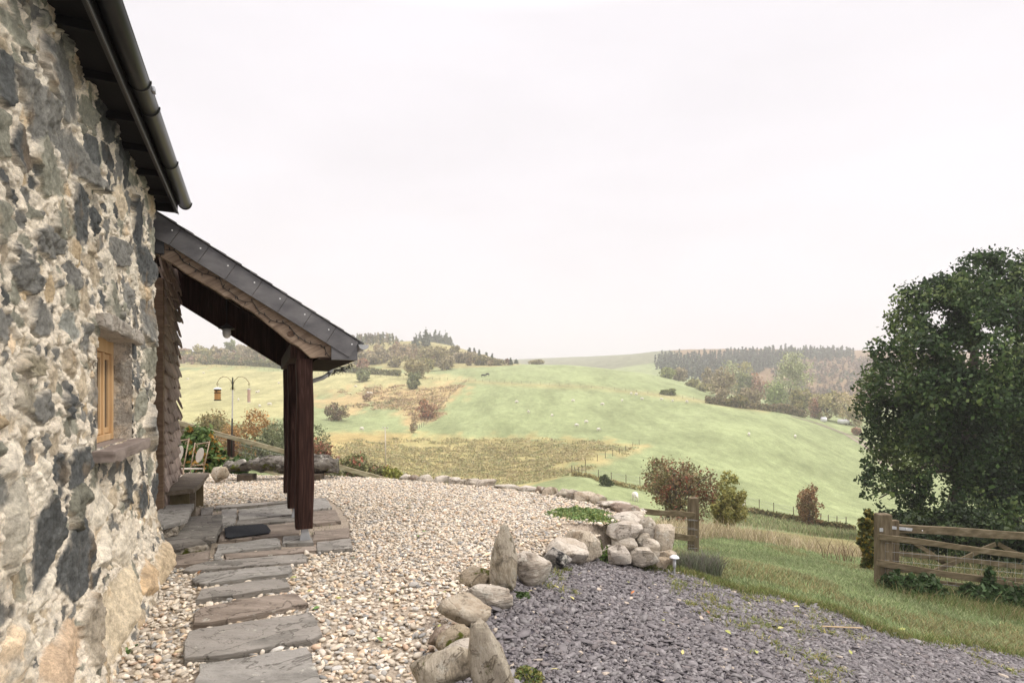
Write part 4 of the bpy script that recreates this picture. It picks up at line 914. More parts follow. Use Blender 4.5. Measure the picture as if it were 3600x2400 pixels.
# ------------------------------------------------------------------ weathered log on blocks
LOGM = rockmat('log_bark', [(.02, .017, .013), (.085, .075, .062), (.24, .22, .19)], moss=.38, layer=((0, 0, 0), (1.6, 10, 10)), lichen=.2)
ld = 11.0
log = thing('old_log', 'thick weathered mossy log resting on wooden blocks at the gravel edge', 'log', G(990, 1690, 0))
a0, a1 = W(785, 1652, ld), W(1190, 1650, ld+.25); k = 60; ts = np.linspace(0, 1, k); V = []; n_ = 28
prof = np.interp(ts, [0, .02, .1, .35, .6, .8, .93, .985, 1], [.07, .10, .125, .16, .18, .20, .19, .15, .09])
for i, t in enumerate(ts):
    c = a0+(a1-a0)*t; c[2] = .06+prof[i]+.11-.05*t+.02*math.sin(t*7)
    for j in range(n_):
        an = 2*math.pi*j/n_; V.append(c+np.array((0, prof[i]*math.cos(an), prof[i]*.82*math.sin(an))))
V = np.array(V); nn = fbm(V*np.array((2.2, 7, 7)), 5, 3); cen = np.repeat(np.array([a0+(a1-a0)*t for t in ts]), n_, 0)
dirv = V-cen; dirv[:, 0] = 0; V = V+dirv/np.maximum(np.linalg.norm(dirv, axis=1), .01)[:, None]*(.05-np.abs(nn)*.42)[:, None]; V[:, 0] += fbm(V*6, 2, 9)*.03
Fs = [(i*n_+j, (i+1)*n_+j, (i+1)*n_+(j+1) % n_, i*n_+(j+1) % n_) for i in range(k-1) for j in range(n_)]+[tuple(range(n_)), tuple((k-1)*n_+j for j in range(n_-1, -1, -1))]
put('trunk', V, Fs, LOGM, log, smooth=True)
for px, wd in ((868, 50), (1108, 56)):
    c = W(px, 1672, ld+.02); MB().bar((c[0]-.14, c[1], .07), (c[0]+.14, c[1], .07), .25, .14).put('support_block', mat('old_block', [(.03, .025, .02), (.12, .09, .06)], (9, 9, 9), 6, .9, .3), log, bevel=.01)

# ------------------------------------------------------------------ rocks
RK = {'tan': rockmat('rock_tan', [(.30, .24, .165), (.42, .35, .26), (.52, .46, .36)]),
      'tanmoss': rockmat('rock_tan_moss', [(.22, .18, .12), (.36, .30, .21), (.46, .39, .29)], moss=.42),
      'layer': rockmat('rock_layered', [(.25, .21, .165), (.42, .37, .30), (.58, .53, .455)], layer=((.25, .55, .2), (5, 8, 19))),
      'layermoss': rockmat('rock_layered_moss', [(.23, .195, .14), (.37, .32, .235), (.52, .465, .37)], moss=.22, layer=((.9, .35, .2), (17, 7, 6))),
      'spot': rockmat('rock_spotted', [(.26, .24, .21), (.40, .375, .34)], spots=(.03, .03, .03)),
      'pale': rockmat('rock_pale', [(.36, .30, .22), (.48, .42, .34), (.58, .53, .45)]),
      'grey': rockmat('rock_grey', [(.27, .235, .18), (.42, .37, .295), (.55, .50, .42)], layer=((.2, .3, .1), (5, 7, 14))),
      'brown': rockmat('rock_brown', [(.19, .145, .11), (.29, .225, .17), (.36, .29, .23)])}
def rock(x0, y0, x1, y1, d, kind, label, seed, group=None, thick=.8, round_=.5, name='rock', yaw=0, facets=16, shape=None, sub=4, sink=.06, cat='rock'):
    r = np.random.default_rng(seed); V, Fs = ICO[sub]; V = V.copy()
    q = np.sign(V)*np.abs(V)**(.55+.45*round_); V = q/np.maximum(np.linalg.norm(q, axis=1), 1e-6)[:, None]*(.7+.3*np.linalg.norm(q, axis=1))[:, None]
    V = V*(1+.14*fbm(V*1.3+seed, 3, seed)+.05*fbm(V*3.5+seed, 3, seed+1))[:, None]
    for _ in range(facets):
        n = r.normal(0, 1, 3); n /= np.linalg.norm(n); t = r.uniform(.50, .84); e = V@n-t; V = V-np.where(e > 0, e*.93, 0)[:, None]*n
    V = V*(1+.035*fbm(V*9+seed, 4, seed+2)-.05*np.abs(fbm(V*3+seed, 3, seed+7)))[:, None]
    st_ = fbm(V*2.6+seed*1.7, 3, seed+5); V = V*(1+.10*(np.round(st_*5)/5-st_*.3))[:, None]
    if shape: V = shape(V)
    V = rotz(V, yaw); lo, hi = V.min(0), V.max(0); V = (V-(lo+hi)/2)/(hi-lo)
    a, b = W(x0, y1, d), W(x1, y0, d); wd, ht = b[0]-a[0], b[2]-a[2]
    V = V*np.array((wd*1.03, wd*thick, ht*(1+sink)))
    c = np.array(((a[0]+b[0])/2, d+wd*thick*.3, (a[2]+b[2])/2-ht*sink/2))
    return props(put(name, V+c, Fs, RK[kind], base=(c[0], c[1], c[2]-ht/2), smooth=round_ > .65), label, cat, group)
def zr(x0, y0, x1, y1): return (1400+x0*.4783, 1650+y0*.4783, 1400+x1*.4783, 1650+y1*.4783)
FR = 'rocks edging the gravel terrace'
rk = lambda z, d, kind, lab, seed, **k: rock(*zr(*z), d, kind, lab, seed, FR, **k)
rk((395, 730, 690, 890), 4.95, 'tanmoss', 'brown block with dark mossy end just left of the tall standing stone', 11, round_=-.2, thick=.7)
rk((830, 615, 1135, 855), 5.25, 'layer', 'wide layered tan rock just right of the tall standing stone', 12, thick=.8, round_=-.05)
rk((1068, 572, 1280, 742), 6.05, 'spot', 'rounded pale rock blotched with black', 13, round_=.8)
rk((1095, 528, 1400, 710), 6.35, 'pale', 'smooth cream boulder behind the black-blotched rock', 14, round_=.9)
rk((1188, 458, 1508, 698), 6.65, 'tan', 'largest smooth tan boulder of the row, dotted with moss', 15, round_=.8, thick=.9)
rk((1480, 560, 1600, 690), 6.95, 'grey', 'grey rock wedged behind the tuft of weeds', 33, round_=.0)
rk((1545, 560, 1722, 712), 6.75, 'layer', 'pale wedge-shaped boulder right of the weeds', 16, round_=.0)
rk((1694, 576, 1920, 710), 6.85, 'grey', 'broad low grey stone at the foot of the dry-stone corner', 17, round_=-.35, thick=.7, facets=15)
rk((1790, 516, 1935, 653), 7.0, 'grey', 'rounded grey stone with dark rim in the dry-stone corner', 18, round_=-.35, facets=15)
rk((1867, 409, 2047, 649), 7.25, 'tan', 'tall slanting tan stone at the outer end of the dry-stone corner', 19, round_=-.35, thick=.6, facets=15)
rk((1541, 389, 1808, 551), 7.05, 'layer', 'thick bedded slab with deep cracks in the dry-stone corner', 20, round_=-.35, thick=.9, facets=15)
rk((1544, 323, 1840, 428), 7.45, 'layer', 'flat-topped pale slab near the top of the dry-stone corner', 21, round_=-.35, thick=.9, facets=15)
rk((1582, 496, 1767, 630), 6.95, 'grey', 'dark-ended rounded stone under the cracked slab', 22, round_=-.35, facets=15)
rk((1736, 471, 1858, 605), 7.1, 'grey', 'small upright stone in the middle of the dry-stone corner', 23, round_=-.35, facets=15)
rk((1892, 642, 2002, 728), 6.95, 'tan', 'small leaning slab beside the garden light', 24, round_=-.35, thick=.4, facets=15)
rk((1770, 348, 1915, 537), 7.35, 'grey', 'weathered stone on the shoulder of the dry-stone corner', 25, round_=-.35, facets=15)
rk((1575, 256, 1789, 338), 7.9, 'brown', 'dark rounded stone where the rail meets the dry-stone corner', 26, round_=-.35, facets=15)
rk((1483, 238, 1721, 289), 8.15, 'layer', 'flat pale slab at the back of the dry-stone corner', 27, round_=-.35, facets=15)
rk((1915, 598, 2049, 698), 7.15, 'tan', 'low brown stone behind the garden light', 28, round_=-.35, facets=15)
rk((1630, 495, 1769, 562), 7.2, 'layer', 'thin layered stone tucked under the cracked slab', 34, round_=-.35, facets=15)
rk((500, 865, 840, 1058), 4.45, 'layer', 'pale layered rock at the foot of the tall standing stone', 29, round_=-.15, thick=.8)
rk((262, 958, 680, 1180), 3.98, 'tan', 'broad smooth two-humped tan boulder', 30, round_=.9, thick=.8)
rk((215, 1160, 530, 1330), 3.62, 'brown', 'flat brown stone half under the mossy rock', 31, round_=.5)
rk((262, 1185, 530, 1425), 3.42, 'tanmoss', 'rock thickly covered with bright green moss', 32, round_=.5, thick=.7)
rk((325, 1278, 600, 1420), 3.3, 'pale', 'pale chipped rock between the mossy rock and the leaning stone', 35, round_=.2)
rk((60, 1355, 600, 1640), 3.0, 'layermoss', 'long layered slab slanting along the bottom edge', 36, round_=-.3, thick=.5)
def spire(ts, ws, left=0.0):
    def f(V):
        V = V.copy(); lo, hi = V.min(0), V.max(0); t = (V[:, 2]-lo[2])/(hi[2]-lo[2]); s = np.interp(t, ts, ws); V[:, 1] *= s
        c = (lo[0]+hi[0])/2; e = c+(lo[0]-c)*left; V[:, 0] = e+(V[:, 0]-e)*s; return V
    return f
rock(*zr(672, 400, 875, 905), 4.88, 'layermoss', 'tall pointed standing stone set upright among the edging rocks', 61, 'standing stones', thick=.7, round_=-.6, name='standing_stone', shape=spire([0, .25, .45, .7, .85, 1], [1.25, 1.1, 1.0, .82, .66, .5], -.1), sub=5, facets=6, cat='standing stone')
rock(*zr(510, 1108, 870, 1640), 2.95, 'layermoss', 'broad leaning standing stone with moss cushions nearest the drive', 63, 'standing stones', thick=.5, round_=-.6, name='standing_stone', shape=spire([0, .3, .6, .8, 1], [1.3, 1.1, .85, .66, .5], 1.0), sub=5, facets=6, cat='standing stone')
_es = [(10, 55, 90, 92, 'grey'), (88, 62, 140, 92, 'brown'), (138, 64, 252, 108, 'grey'), (258, 70, 380, 112, 'layer'), (372, 82, 452, 122, 'layer'), (438, 95, 500, 130, 'grey'), (494, 92, 602, 138, 'grey'), (578, 96, 712, 148, 'layer'),
       (712, 133, 885, 168, 'grey'), (880, 146, 1016, 192, 'layer'), (1012, 148, 1078, 186, 'brown'), (1068, 152, 1174, 206, 'tan'), (1168, 168, 1282, 218, 'grey'), (1130, 204, 1245, 242, 'pale'), (1245, 174, 1345, 246, 'layer'), (1305, 192, 1455, 254, 'tan'), (1420, 208, 1530, 260, 'tan')]
_kd = {'grey': 'flat grey', 'brown': 'dark brown', 'layer': 'layered pale', 'tan': 'smooth tan', 'pale': 'sunken whitish'}
for i, (x0, y0, x1, y1, kd) in enumerate(_es):
    X0, Y0, X1, Y1 = zr(x0, y0, x1, y1); d = float(np.interp((X0+X1)/2, [1400, 1750, 2000, 2130], [11.1, 10.15, 9.05, 8.5]))
    rock(X0-4, Y0-12, X1+4, Y1, d, kd, _kd[kd]+' edging stone, '+ORD[i]+' from the left along the far rim of the gravel', 100+i, 'stones along the far rim of the gravel', thick=.7, round_=.3, sub=3)
for i, (x, y, lab) in enumerate(((1275, 1700, 'left'), (1320, 1698, 'right'))):
    rock(x-28, y-14, x+28, y+12, 11.3, 'grey', 'low grey stone at the gravel edge beside the '+('log end' if i == 0 else 'lowest fence rail'), 140+i, 'stones along the far rim of the gravel', sub=3)
rock(735, 1640, 800, 1692, 10.6, 'tan', 'mossy tan stone between the garden chairs and the log', 150, sub=3)

# ------------------------------------------------------------------ fences and gate
RAIL = mat('weathered_rail', [(.05, .038, .02), (.115, .09, .05), (.20, .165, .11)], (2.5, 16, 16), 8, .9, .5, (6, 60, 60), .006)
RAILP = mat('bleached_rail', [(.16, .135, .075), (.30, .26, .17), (.42, .385, .29)], (2.5, 16, 16), 8, .9, .5, (6, 60, 60), .006)
POSTW = mat('weathered_post', [(.055, .040, .022), (.12, .092, .055), (.20, .165, .11)], (16, 16, 2.2), 8, .9, .5, (60, 60, 6), .006)
WIRE = mat('wire', [(.28, .29, .29), (.42, .43, .43)], (5, 5, 5), 2, .5, 0, metal=.4)
def rail(P, w, h, m, name, parent, seed=0, bev=.006):
    mb = MB(); P = [np.array(p, float) for p in P]
    a, b = P; n = 14; V = []; d = (b-a)/np.linalg.norm(b-a); sd = np.cross(d, (0, 0, 1)); sd /= np.linalg.norm(sd); up = np.cross(sd, d); r = np.random.default_rng(seed)
    for i in range(n+1):
        t = i/n; c = a+(b-a)*t; hh = h*(1+.05*math.sin(i*1.1+seed)); c = c+up*.006*math.sin(i*.8+seed*2)
        for x, y in ((-1, -1), (1, -1), (1, 1), (-1, 1)): V.append(c+sd*x*w/2+up*y*hh/2+r.normal(0, .0015, 3))
    Fs = [(i*4+q, i*4+(q+1) % 4, i*4+4+(q+1) % 4, i*4+4+q) for i in range(n) for q in range(4)]+[(3, 2, 1, 0), tuple(n*4+q for q in range(4))]
    Fs = [f for f in Fs]; mb.add(V, Fs); return mb.put(name, m, parent, bevel=bev)
def wirenet(name, pts_top, pts_bot, nh, nv, parent, rad=.0018):
    mb = MB(); A, B_ = np.array(pts_top), np.array(pts_bot)
    for i in range(nh):
        t = i/(nh-1); mb.tube([A[0]+(B_[0]-A[0])*t, A[1]+(B_[1]-A[1])*t], rad, 4)
    for j in range(nv):
        t = j/(nv-1); mb.tube([A[0]+(A[1]-A[0])*t, B_[0]+(B_[1]-B_[0])*t], rad*.8, 4)
    return mb.put(name, WIRE, parent)
def fpost(px, ytop, ybot, d, wd, m, parent, name='post', rnd=False):
    a, b = W(px, ytop, d), W(px, ybot, d); b[2] -= .25; mb = MB()
    if rnd: mb.tube([b, a-(0, 0, .03), a], (wd/2, wd/2, wd/2*.8), 14)
    else: mb.prism([b+np.array((x*wd/2, y*wd/2, 0)) for x, y in ((-1, -1), (1, -1), (1, 1), (-1, 1))], a-b)
    return mb.put(name, m, parent, bevel=.012)
fl = thing('rail_fence', 'two-rail wooden fence with wire netting running downhill behind the log', 'fence', onground(1000, 14))
rail([W(600, 1478, 13.2), W(1400, 1697, 14.2)], .05, .105, RAILP, 'rail', fl, 1)
rail([W(690, 1580, 13.4), W(1300, 1760, 14.2)], .05, .11, RAILP, 'rail', fl, 2)
for px, yt, yb in ((640, 1480, 1650), (1130, 1615, 1760), (1420, 1700, 1830)): fpost(px, yt, yb, 13.9, .10, POSTW, fl)
DARKP = WOODDK()
fpost(812, 1528, 1668, 13.75, .13, DARKP, fl)
wirenet('wire_netting', (W(640, 1510, 13.6), W(1350, 1690, 14.3)), (W(640, 1640, 13.6), W(1350, 1800, 14.3)), 6, 34, fl)
fr_ = thing('rail_fence', 'short two-rail fence ending in a square post beside the dry-stone corner', 'fence', onground(2435, 10.7))
a = W(2424, 1800, 10.6)
rail([W(2215, 1794, 10.2), W(2441, 1809, 10.55)], .045, .098, RAIL, 'rail', fr_, 3); rail([W(2270, 1872, 10.2), W(2443, 1892, 10.55)], .045, .108, RAIL, 'rail', fr_, 4)
fpost(2437, 1748, 1965, 10.7, .172, POSTW, fr_)
wirenet('wire_netting', (W(2220, 1812, 10.3), W(2440, 1826, 10.6)), (W(2220, 1925, 10.3), W(2440, 1945, 10.6)), 5, 9, fr_)
mb = MB(); 
for y in (1828, 1860, 1885, 1925): MB().tube([W(2420, y, 10.61), W(2452, y+1, 10.61)], .003, 5).put('wire_wrap', WIRE, fr_)
gd = 9.8
def zg(x, y): return (3000+x*.2551, 1750+y*.2551)
fg = thing('rail_fence', 'two-rail fence with thick gate post and sheep netting in front of the open gate', 'fence', W(3105, 2045, gd))
def gz_(x, y, t): return W(*zg(x, y), gd+t*1.0)
rail([gz_(345, 530, -.12), W(3900, 1992, gd+.55)], .05, .100, RAIL, 'rail', fg, 6); rail([gz_(325, 893, -.12), W(3760, 2085, gd+.45)], .05, .105, RAIL, 'rail', fg, 7)
a, b = W(*zg(408, 212), gd), W(*zg(408, 1180), gd); wd = 44/2000*gd
p_ = MB().prism([b+np.array((x*wd/2, y*.09, -.2)) for x, y in ((-1, -1), (1, -1), (1, 1), (-1, 1))], a-b+(0, 0, .2)).put('post', POSTW, fg, bevel=.018)
BASE[p_] = BASE[fg]
c = W(*zg(385, 438), gd-.095); MB().bar(c-(.03, 0, 0), c+(.032, 0, 0), .008, .062).put('bolt_plate', MATS['galvanised'], p_, bevel=.004)
wirenet('wire_netting', (gz_(440, 615, -.1), W(3800, 1960, gd+.5)), (gz_(440, 1090, -.1), W(3800, 2110, gd+.5)), 5, 24, fg)
gate = thing('field_gate', 'weathered wooden five-bar field gate standing open along the fence', 'gate', W(3137, 2030, gd+.3))
ge = gd+.22; gy = lambda x, y, k=0: W(*zg(x, y), ge+(x-540)*.00042+k)
a, b = gy(538, 268), gy(538, 1080); wd = .095
MB().prism([b+np.array((x*wd, y*.05, 0)) for x, y in ((-1, -1), (1, -1), (1, 1), (-1, 1))], (a-b)*.96).put('stile', POSTW, gate, bevel=.015)
mb = MB(); mb.prism([a+np.array((x*wd, -.05, -.035)) for x in (-1, 1)]+[a+np.array((.6*wd, -.05, .01)), a+np.array((-.6*wd, -.05, .01))], (0, .1, 0))
rail([gy(575, 413), W(3900, 1900, ge+1.1)], .07, .142, RAIL, 'top_bar', gate, 9)
for i, (y0, y1, h) in enumerate(((750, 945, .085), (985, 1130, .07), (1085, 1290, .075))): rail([gy(575, y0), gy(3000, y1+(y1-y0)*.38)], .035, h, RAIL, 'bar', gate, 11+i)
rail([gy(985, 1065, -.03), gy(1960, 632, -.03)], .03, .085, RAIL, 'brace', gate, 15); rail([gy(640, 480, .03), gy(1280, 910, .03)], .03, .075, RAIL, 'brace', gate, 16); rail([gy(2000, 635, -.03), gy(2560, 930, -.03)], .03, .085, RAIL, 'brace', gate, 17)
hs = MB(); h0, h1 = gy(492, 402, -.075), gy(980, 452, -.045); hs.bar(h0, h1, .008, .052); hp_ = h1-h0; hp_ /= np.linalg.norm(hp_); up = np.array((0, 0, 1.)); hs.prism([h1-up*.026, h1+hp_*.03, h1+up*.026], (0, -.006, 0))
hi_ = hs.put('hinge_strap', MATS['galvanised'], gate, bevel=.002); BASE[hi_] = BASE[gate]
mb = MB()
for x, y in ((510, 400), (730, 423), (945, 446)): MB().bar(gy(x, y, -.085), gy(x, y, -.085)+np.array((.016, 0, 0)), .012, .016).put('bolt', MATS['nail'], hi_)
# garden light
gl0 = W(2371, 1999, 6.9); gl = thing('garden_light', 'small solar garden light with domed metal cap beside the stones', 'garden light', gl0)
hd = W(2371, 1961, 6.9)[2]
MB().lathe((gl0[0], gl0[1], 0), [(.0195, gl0[2]+.02), (.02, hd)], 16).put('glass_tube', mat('frosted', [(.60, .62, .64), (.72, .73, .75)], (9, 9, 9), 2, .3, 0), gl, smooth=True)
MB().lathe((gl0[0], gl0[1], 0), [(.06, hd+.002), (.060, hd+.008), (.050, hd+.022), (.032, hd+.034), (.012, hd+.04), (.0005, hd+.041)], 22).put('cap', mat('cap_metal', [(.66, .66, .67), (.78, .78, .79)], (9, 9, 9), 2, .3, 0, metal=.3), gl, smooth=True)
MB().lathe((gl0[0], gl0[1], 0), [(.022, hd-.006), (.059, hd-.003), (.059, hd+.0015)], 22).put('rim', MATS['black_cable'], gl)
MB().lathe((gl0[0], gl0[1], 0), [(.012, gl0[2]-.06), (.012, gl0[2]+.02)], 10).put('spike', MATS['galvanised'], gl)

# ------------------------------------------------------------------ bird feeders
fd = 13.6; pt = W(818, 1330, fd); pb = W(813, 1668, fd)
fs = thing('feeder_stand', 'thin black bird feeder pole with two curled arms standing at the fence', 'bird feeder stand', pb)
mb = MB(); mb.tube([pb, W(815, 1540, fd), W(816.5, 1470, fd)], .018, 8); MB().lathe(pt, [(.022, 0), (.006, .02), (.0005, .05)], 8).put('finial', MATS['black_cable'], fs); MB().tube([W(818, 1370, fd), pt], (.02, .016), 8).put('socket', MATS['black_cable'], fs, smooth=True); mb.put('pole', MATS['black_cable'], fs, smooth=True)
MB().tube([W(816.5, 1472, fd), W(818, 1368, fd)], .015, 8).put('pole', mat('bare_metal', [(.42, .40, .38), (.56, .54, .52)], (9, 9, 9), 3, .45, 0), fs, label='unpainted silvery upper section')
BR = mat('bronze_wire', [(.14, .10, .06), (.26, .20, .13)], (9, 9, 9), 3, .5, 0)
for s, xe in ((-1, 763), (1, 877)):
    pp = [(818, 1358), (818+s*6, 1338), (818+s*18, 1326), (818+s*32, 1323), (818+s*46, 1330), (xe-s*1, 1345), (xe+s*1, 1352), (xe-s*4, 1352), (xe-s*4.5, 1347)]
    MB().tube([W(*p, fd) for p in pp], .0075, 6).put('arm', BR, fs, smooth=True)
    MB().tube([W(*p, fd) for p in ((818+s*1, 1346), (818+s*2, 1360), (818+s*9, 1367), (818+s*7, 1371), (818+s*2, 1366))], .006, 6).put('scroll', BR, fs, smooth=True)
hf = thing('bird_feeder', 'wooden house-shaped seed feeder with white roof hanging from the left arm', 'bird feeder', W(765, 1408, fd))
c = W(765, 1384, fd); hx = .088; z0, z1 = W(0, 1407, fd)[2], W(0, 1367, fd)[2]
MB().bar((c[0], c[1], z0+.02), (c[0], c[1], z1-.03), .105, .105, up=(0, 1, 0)).put('body', mat('feeder_wood', [(.34, .17, .055), (.46, .25, .09)], (9, 9, 3), 6, .6, .2), hf, bevel=.005)
mb = MB(); mb.bar((c[0], c[1], z0-.005), (c[0], c[1], z0+.02), .118, .118, up=(0, 1, 0)); mb.bar((c[0], c[1], z1-.10), (c[0], c[1], z1-.085), .115, .115, up=(0, 1, 0)); mb.bar((c[0], c[1], z1-.029), (c[0], c[1], z1-.005), .118, .118, up=(0, 1, 0))
for q_ in range(3): m_ = MB(); m_.add(mb.v[q_], mb.f[:6]); m_.put('band', MATS['black_cable'], hf)
MB().bar((c[0], c[1]-.056, z1-.07), (c[0], c[1]-.056, z1-.045), .035, .004, up=(0, 1, 0)).put('seed_port', MATS['black_cable'], hf)
mb = MB(); mb.tube([(c[0]-.085, c[1], z0+.06), (c[0]+.075, c[1], z0+.06)], .005, 5); mb.put('perch', MATS['black_cable'], hf)
MB().lathe((c[0], c[1], 0), [(.098, z1), (.095, z1+.008), (.03, z1+.04), (.008, z1+.045)], 18).put('roof', mat('white_tin', [(.62, .64, .68), (.78, .78, .80)], (9, 9, 9), 3, .4, 0), hf)
MB().tube([(c[0], c[1], z1+.05), W(763.5, 1348, fd)], .004, 5).put('hook', BR, hf)
nf = thing('bird_feeder', 'slim tubular mesh nut feeder hanging from the right arm', 'bird feeder', W(875, 1414, fd))
c = W(875, 1390, fd); z0, z1 = W(0, 1414, fd)[2], W(0, 1367, fd)[2]
MB().lathe((c[0], c[1], 0), [(.034, z0+.01), (.034, z1-.01)], 14).put('mesh_tube', mat('nuts', [(.36, .20, .14), (.62, .48, .40)], (90, 90, 90), 3, .7, .4), nf)
mb = MB(); MB().lathe((c[0], c[1], 0), [(.04, z0), (.04, z0+.012)], 14).put('cap', MATS['bare_metal'], nf); MB().lathe((c[0], c[1], 0), [(.04, z1-.012), (.03, z1+.008)], 14).put('cap', MATS['bare_metal'], nf)
MB().tube([(c[0], c[1], z1), W(876, 1350, fd)], .004, 5).put('hook', BR, nf)
# ------------------------------------------------------------------ plants and trees
def leaf_quads(P, size, r, out=None, stretch=1.7, droop=0.0):
    n = len(P); a = r.normal(0, 1, (n, 3)); a /= np.linalg.norm(a, axis=1)[:, None]; b = r.normal(0, 1, (n, 3))
    if out is not None: b = b*.7+out*1.1; a[:, 2] -= droop
    x = np.cross(a, b); x /= np.maximum(np.linalg.norm(x, axis=1), 1e-6)[:, None]
    s = (size*np.exp(r.normal(0, .3, n)))[:, None]
    y = np.cross(np.cross(x, a), x); y = a
    V = np.stack((P-y*s*stretch*.5, P+x*s*.5-y*s*.05, P+y*s*stretch*.5, P-x*s*.5+y*s*.05), 1)
    return V.reshape(-1, 3), np.arange(n*4).reshape(n, 4)
def crown_pts(lobes, n, r, hole=.12, freq=1.0, shell=.5):
    """points through the volume of overlapping lobes, thinned by noise so that the crown breaks into clumps with gaps"""
    L_ = np.array(lobes, float); vol = L_[:, 3]*L_[:, 4]*L_[:, 5]; k = r.choice(len(L_), n*3, p=vol/vol.sum()); c = L_[k]
    d = r.normal(0, 1, (n*3, 3)); d /= np.linalg.norm(d, axis=1)[:, None]; rad = (shell+(1-shell)*r.random(n*3))**.6*(1+.13*r.normal(0, 1, n*3))
    P = c[:, :3]+d*rad[:, None]*c[:, 3:6]
    keep = fbm(P*freq, 3, int(r.integers(1, 999))) > hole-.12
    P, d = P[keep][:n], d[keep][:n]; return P, d
def foliage(name, lobes, n, size, cols, parent, seed, hole=.10, freq=None, var=.25, stretch=1.7, label=None, shell=.45, droop=0):
    r = np.random.default_rng(seed); R = np.mean([l[3] for l in lobes]); P, d = crown_pts(lobes, n, r, hole, freq or 1.6/R, shell)
    V, Fs = leaf_quads(P, size, r, d, stretch, droop)
    cl = vnoise(P*(1.1/R)+seed, 5)                       # neighbouring sprays lean to one tint
    cols = np.array(cols); idx = np.clip(((cl*.5+.5)*len(cols)+r.normal(0, .55, len(P))).astype(int), 0, len(cols)-1)
    C = cols[idx]*np.exp(r.normal(0, var, (len(P), 1)))
    return put(name, V, Fs, leafmat(), parent, col=np.repeat(C, 4, 0), label=label)
BARK = mat('bark', [(.05, .04, .03), (.12, .10, .08), (.2, .175, .14)], (5, 5, 1.5), 7, .95, .6)
def limbs(base, targets, r0, parent, name='trunk', m=None, split=.35, seed=1):
    r = np.random.default_rng(seed); mb = MB(); base = np.array(base, float); top = np.mean(targets, 0)
    fork = base+(top-base)*split; fork[:2] = base[:2]+(top-base)[:2]*split*.5
    mb.tube([base-(0, 0, .3), base+(0, 0, .1), base+(fork-base)*.5+r.normal(0, r0*.25, 3), fork], (r0*1.3, r0*1.1, r0*.9, r0*.75), 9)
    for t in targets:
        t = np.array(t, float); mid = fork+(t-fork)*.5+np.array((0, 0, .08*np.linalg.norm(t-fork)))+r.normal(0, .06*np.linalg.norm(t-fork), 3)
        mb.tube([fork-(0, 0, r0*.3), mid, t], (r0*.5, r0*.3, r0*.08), 6)
    return mb.put(name, m or BARK, parent, smooth=True)
def tree(name, label, cat, px, d, w_px, top, cols, n, leaf, seed, group=None, base_py=None, kind='round', lobes_n=14, hole=.08, sink=0, trunk=True, var=.25, bare=0, clear=.18):
    """px: centre column, d: distance, w_px: crown width and top: picture row of its top, as measured"""
    b = onground(px, d)
    if base_py is not None: b[2] = min(W(px, base_py, d)[2], b[2]+.5) if base_py else b[2]
    H = W(px, top, d)[2]-b[2]; R = w_px/F*d/2; r = np.random.default_rng(seed); t = thing(name, label, cat, b, group)
    if H < .5: H = .5
    cz = b[2]+H*(.5+clear*.5); rz = H*(1-clear)/2; lobes = []
    if kind == 'round':
        cz -= .06*H; rz *= 1.06; lobes.append((b[0], b[1], cz-.1*rz, R*.64, R*.64, rz*.72))
        for i in range(lobes_n):
            a = r.uniform(0, 2*math.pi); e = r.uniform(-1, 1); q = math.sqrt(max(0, 1-e*e)); s = r.uniform(.20, .5)
            lobes.append((b[0]+R*(1-s*.65)*q*math.cos(a), b[1]+R*(1-s*.65)*q*math.sin(a), cz+rz*(1-s*.65)*e, R*s, R*s, min(rz*s*1.1, R*s*1.2)))
        L_ = np.array(lobes); fx = R/max(np.abs(L_[:, 0]-b[0]+0*L_[:, 3]).max()+L_[:, 3].mean(), .01); fz = H/((L_[:, 2]+L_[:, 5]*.92).max()-b[2])
        L_[:, 0] = b[0]+(L_[:, 0]-b[0])*fx; L_[:, 1] = b[1]+(L_[:, 1]-b[1])*fx; L_[:, 2] = b[2]+(L_[:, 2]-b[2])*fz; L_[:, 3:5] *= fx; L_[:, 5] *= fz; lobes = [tuple(q) for q in L_]
    elif kind == 'conifer':
        k = 7
        for i in range(k):
            f = i/(k-1); s = R*(1-.88*f)*r.uniform(.85, 1.15); lobes.append((b[0]+r.normal(0, R*.06), b[1], b[2]+H*(.12+.82*f), s, s, H/k*.62))
    nl = int(n*(1-bare))
    foliage('crown', lobes, nl, leaf, cols, t, seed, hole, var=var)
    if trunk:
        tg = [np.array(l[:3]) for l in (lobes[1:7] if kind == 'round' else lobes[-1:])]; rr = max(.03, min(.05*R, .03*H)) if kind == 'round' else .02*H
        if bare:
            tg = [np.array((b[0]+R*r.uniform(-.75, .75), b[1]+R*r.uniform(-.75, .75), b[2]+H*r.uniform(.45, .9))) for _ in range(26)]; rr *= .8
        limbs(b, tg, rr, t, split=.35 if kind == 'round' else .5, seed=seed)
    return t
G_DK = [(.015, .032, .010), (.028, .056, .017), (.060, .100, .032), (.135, .180, .060)]  # darkest greens paint the crown's shaded core, brightest its lit sprays
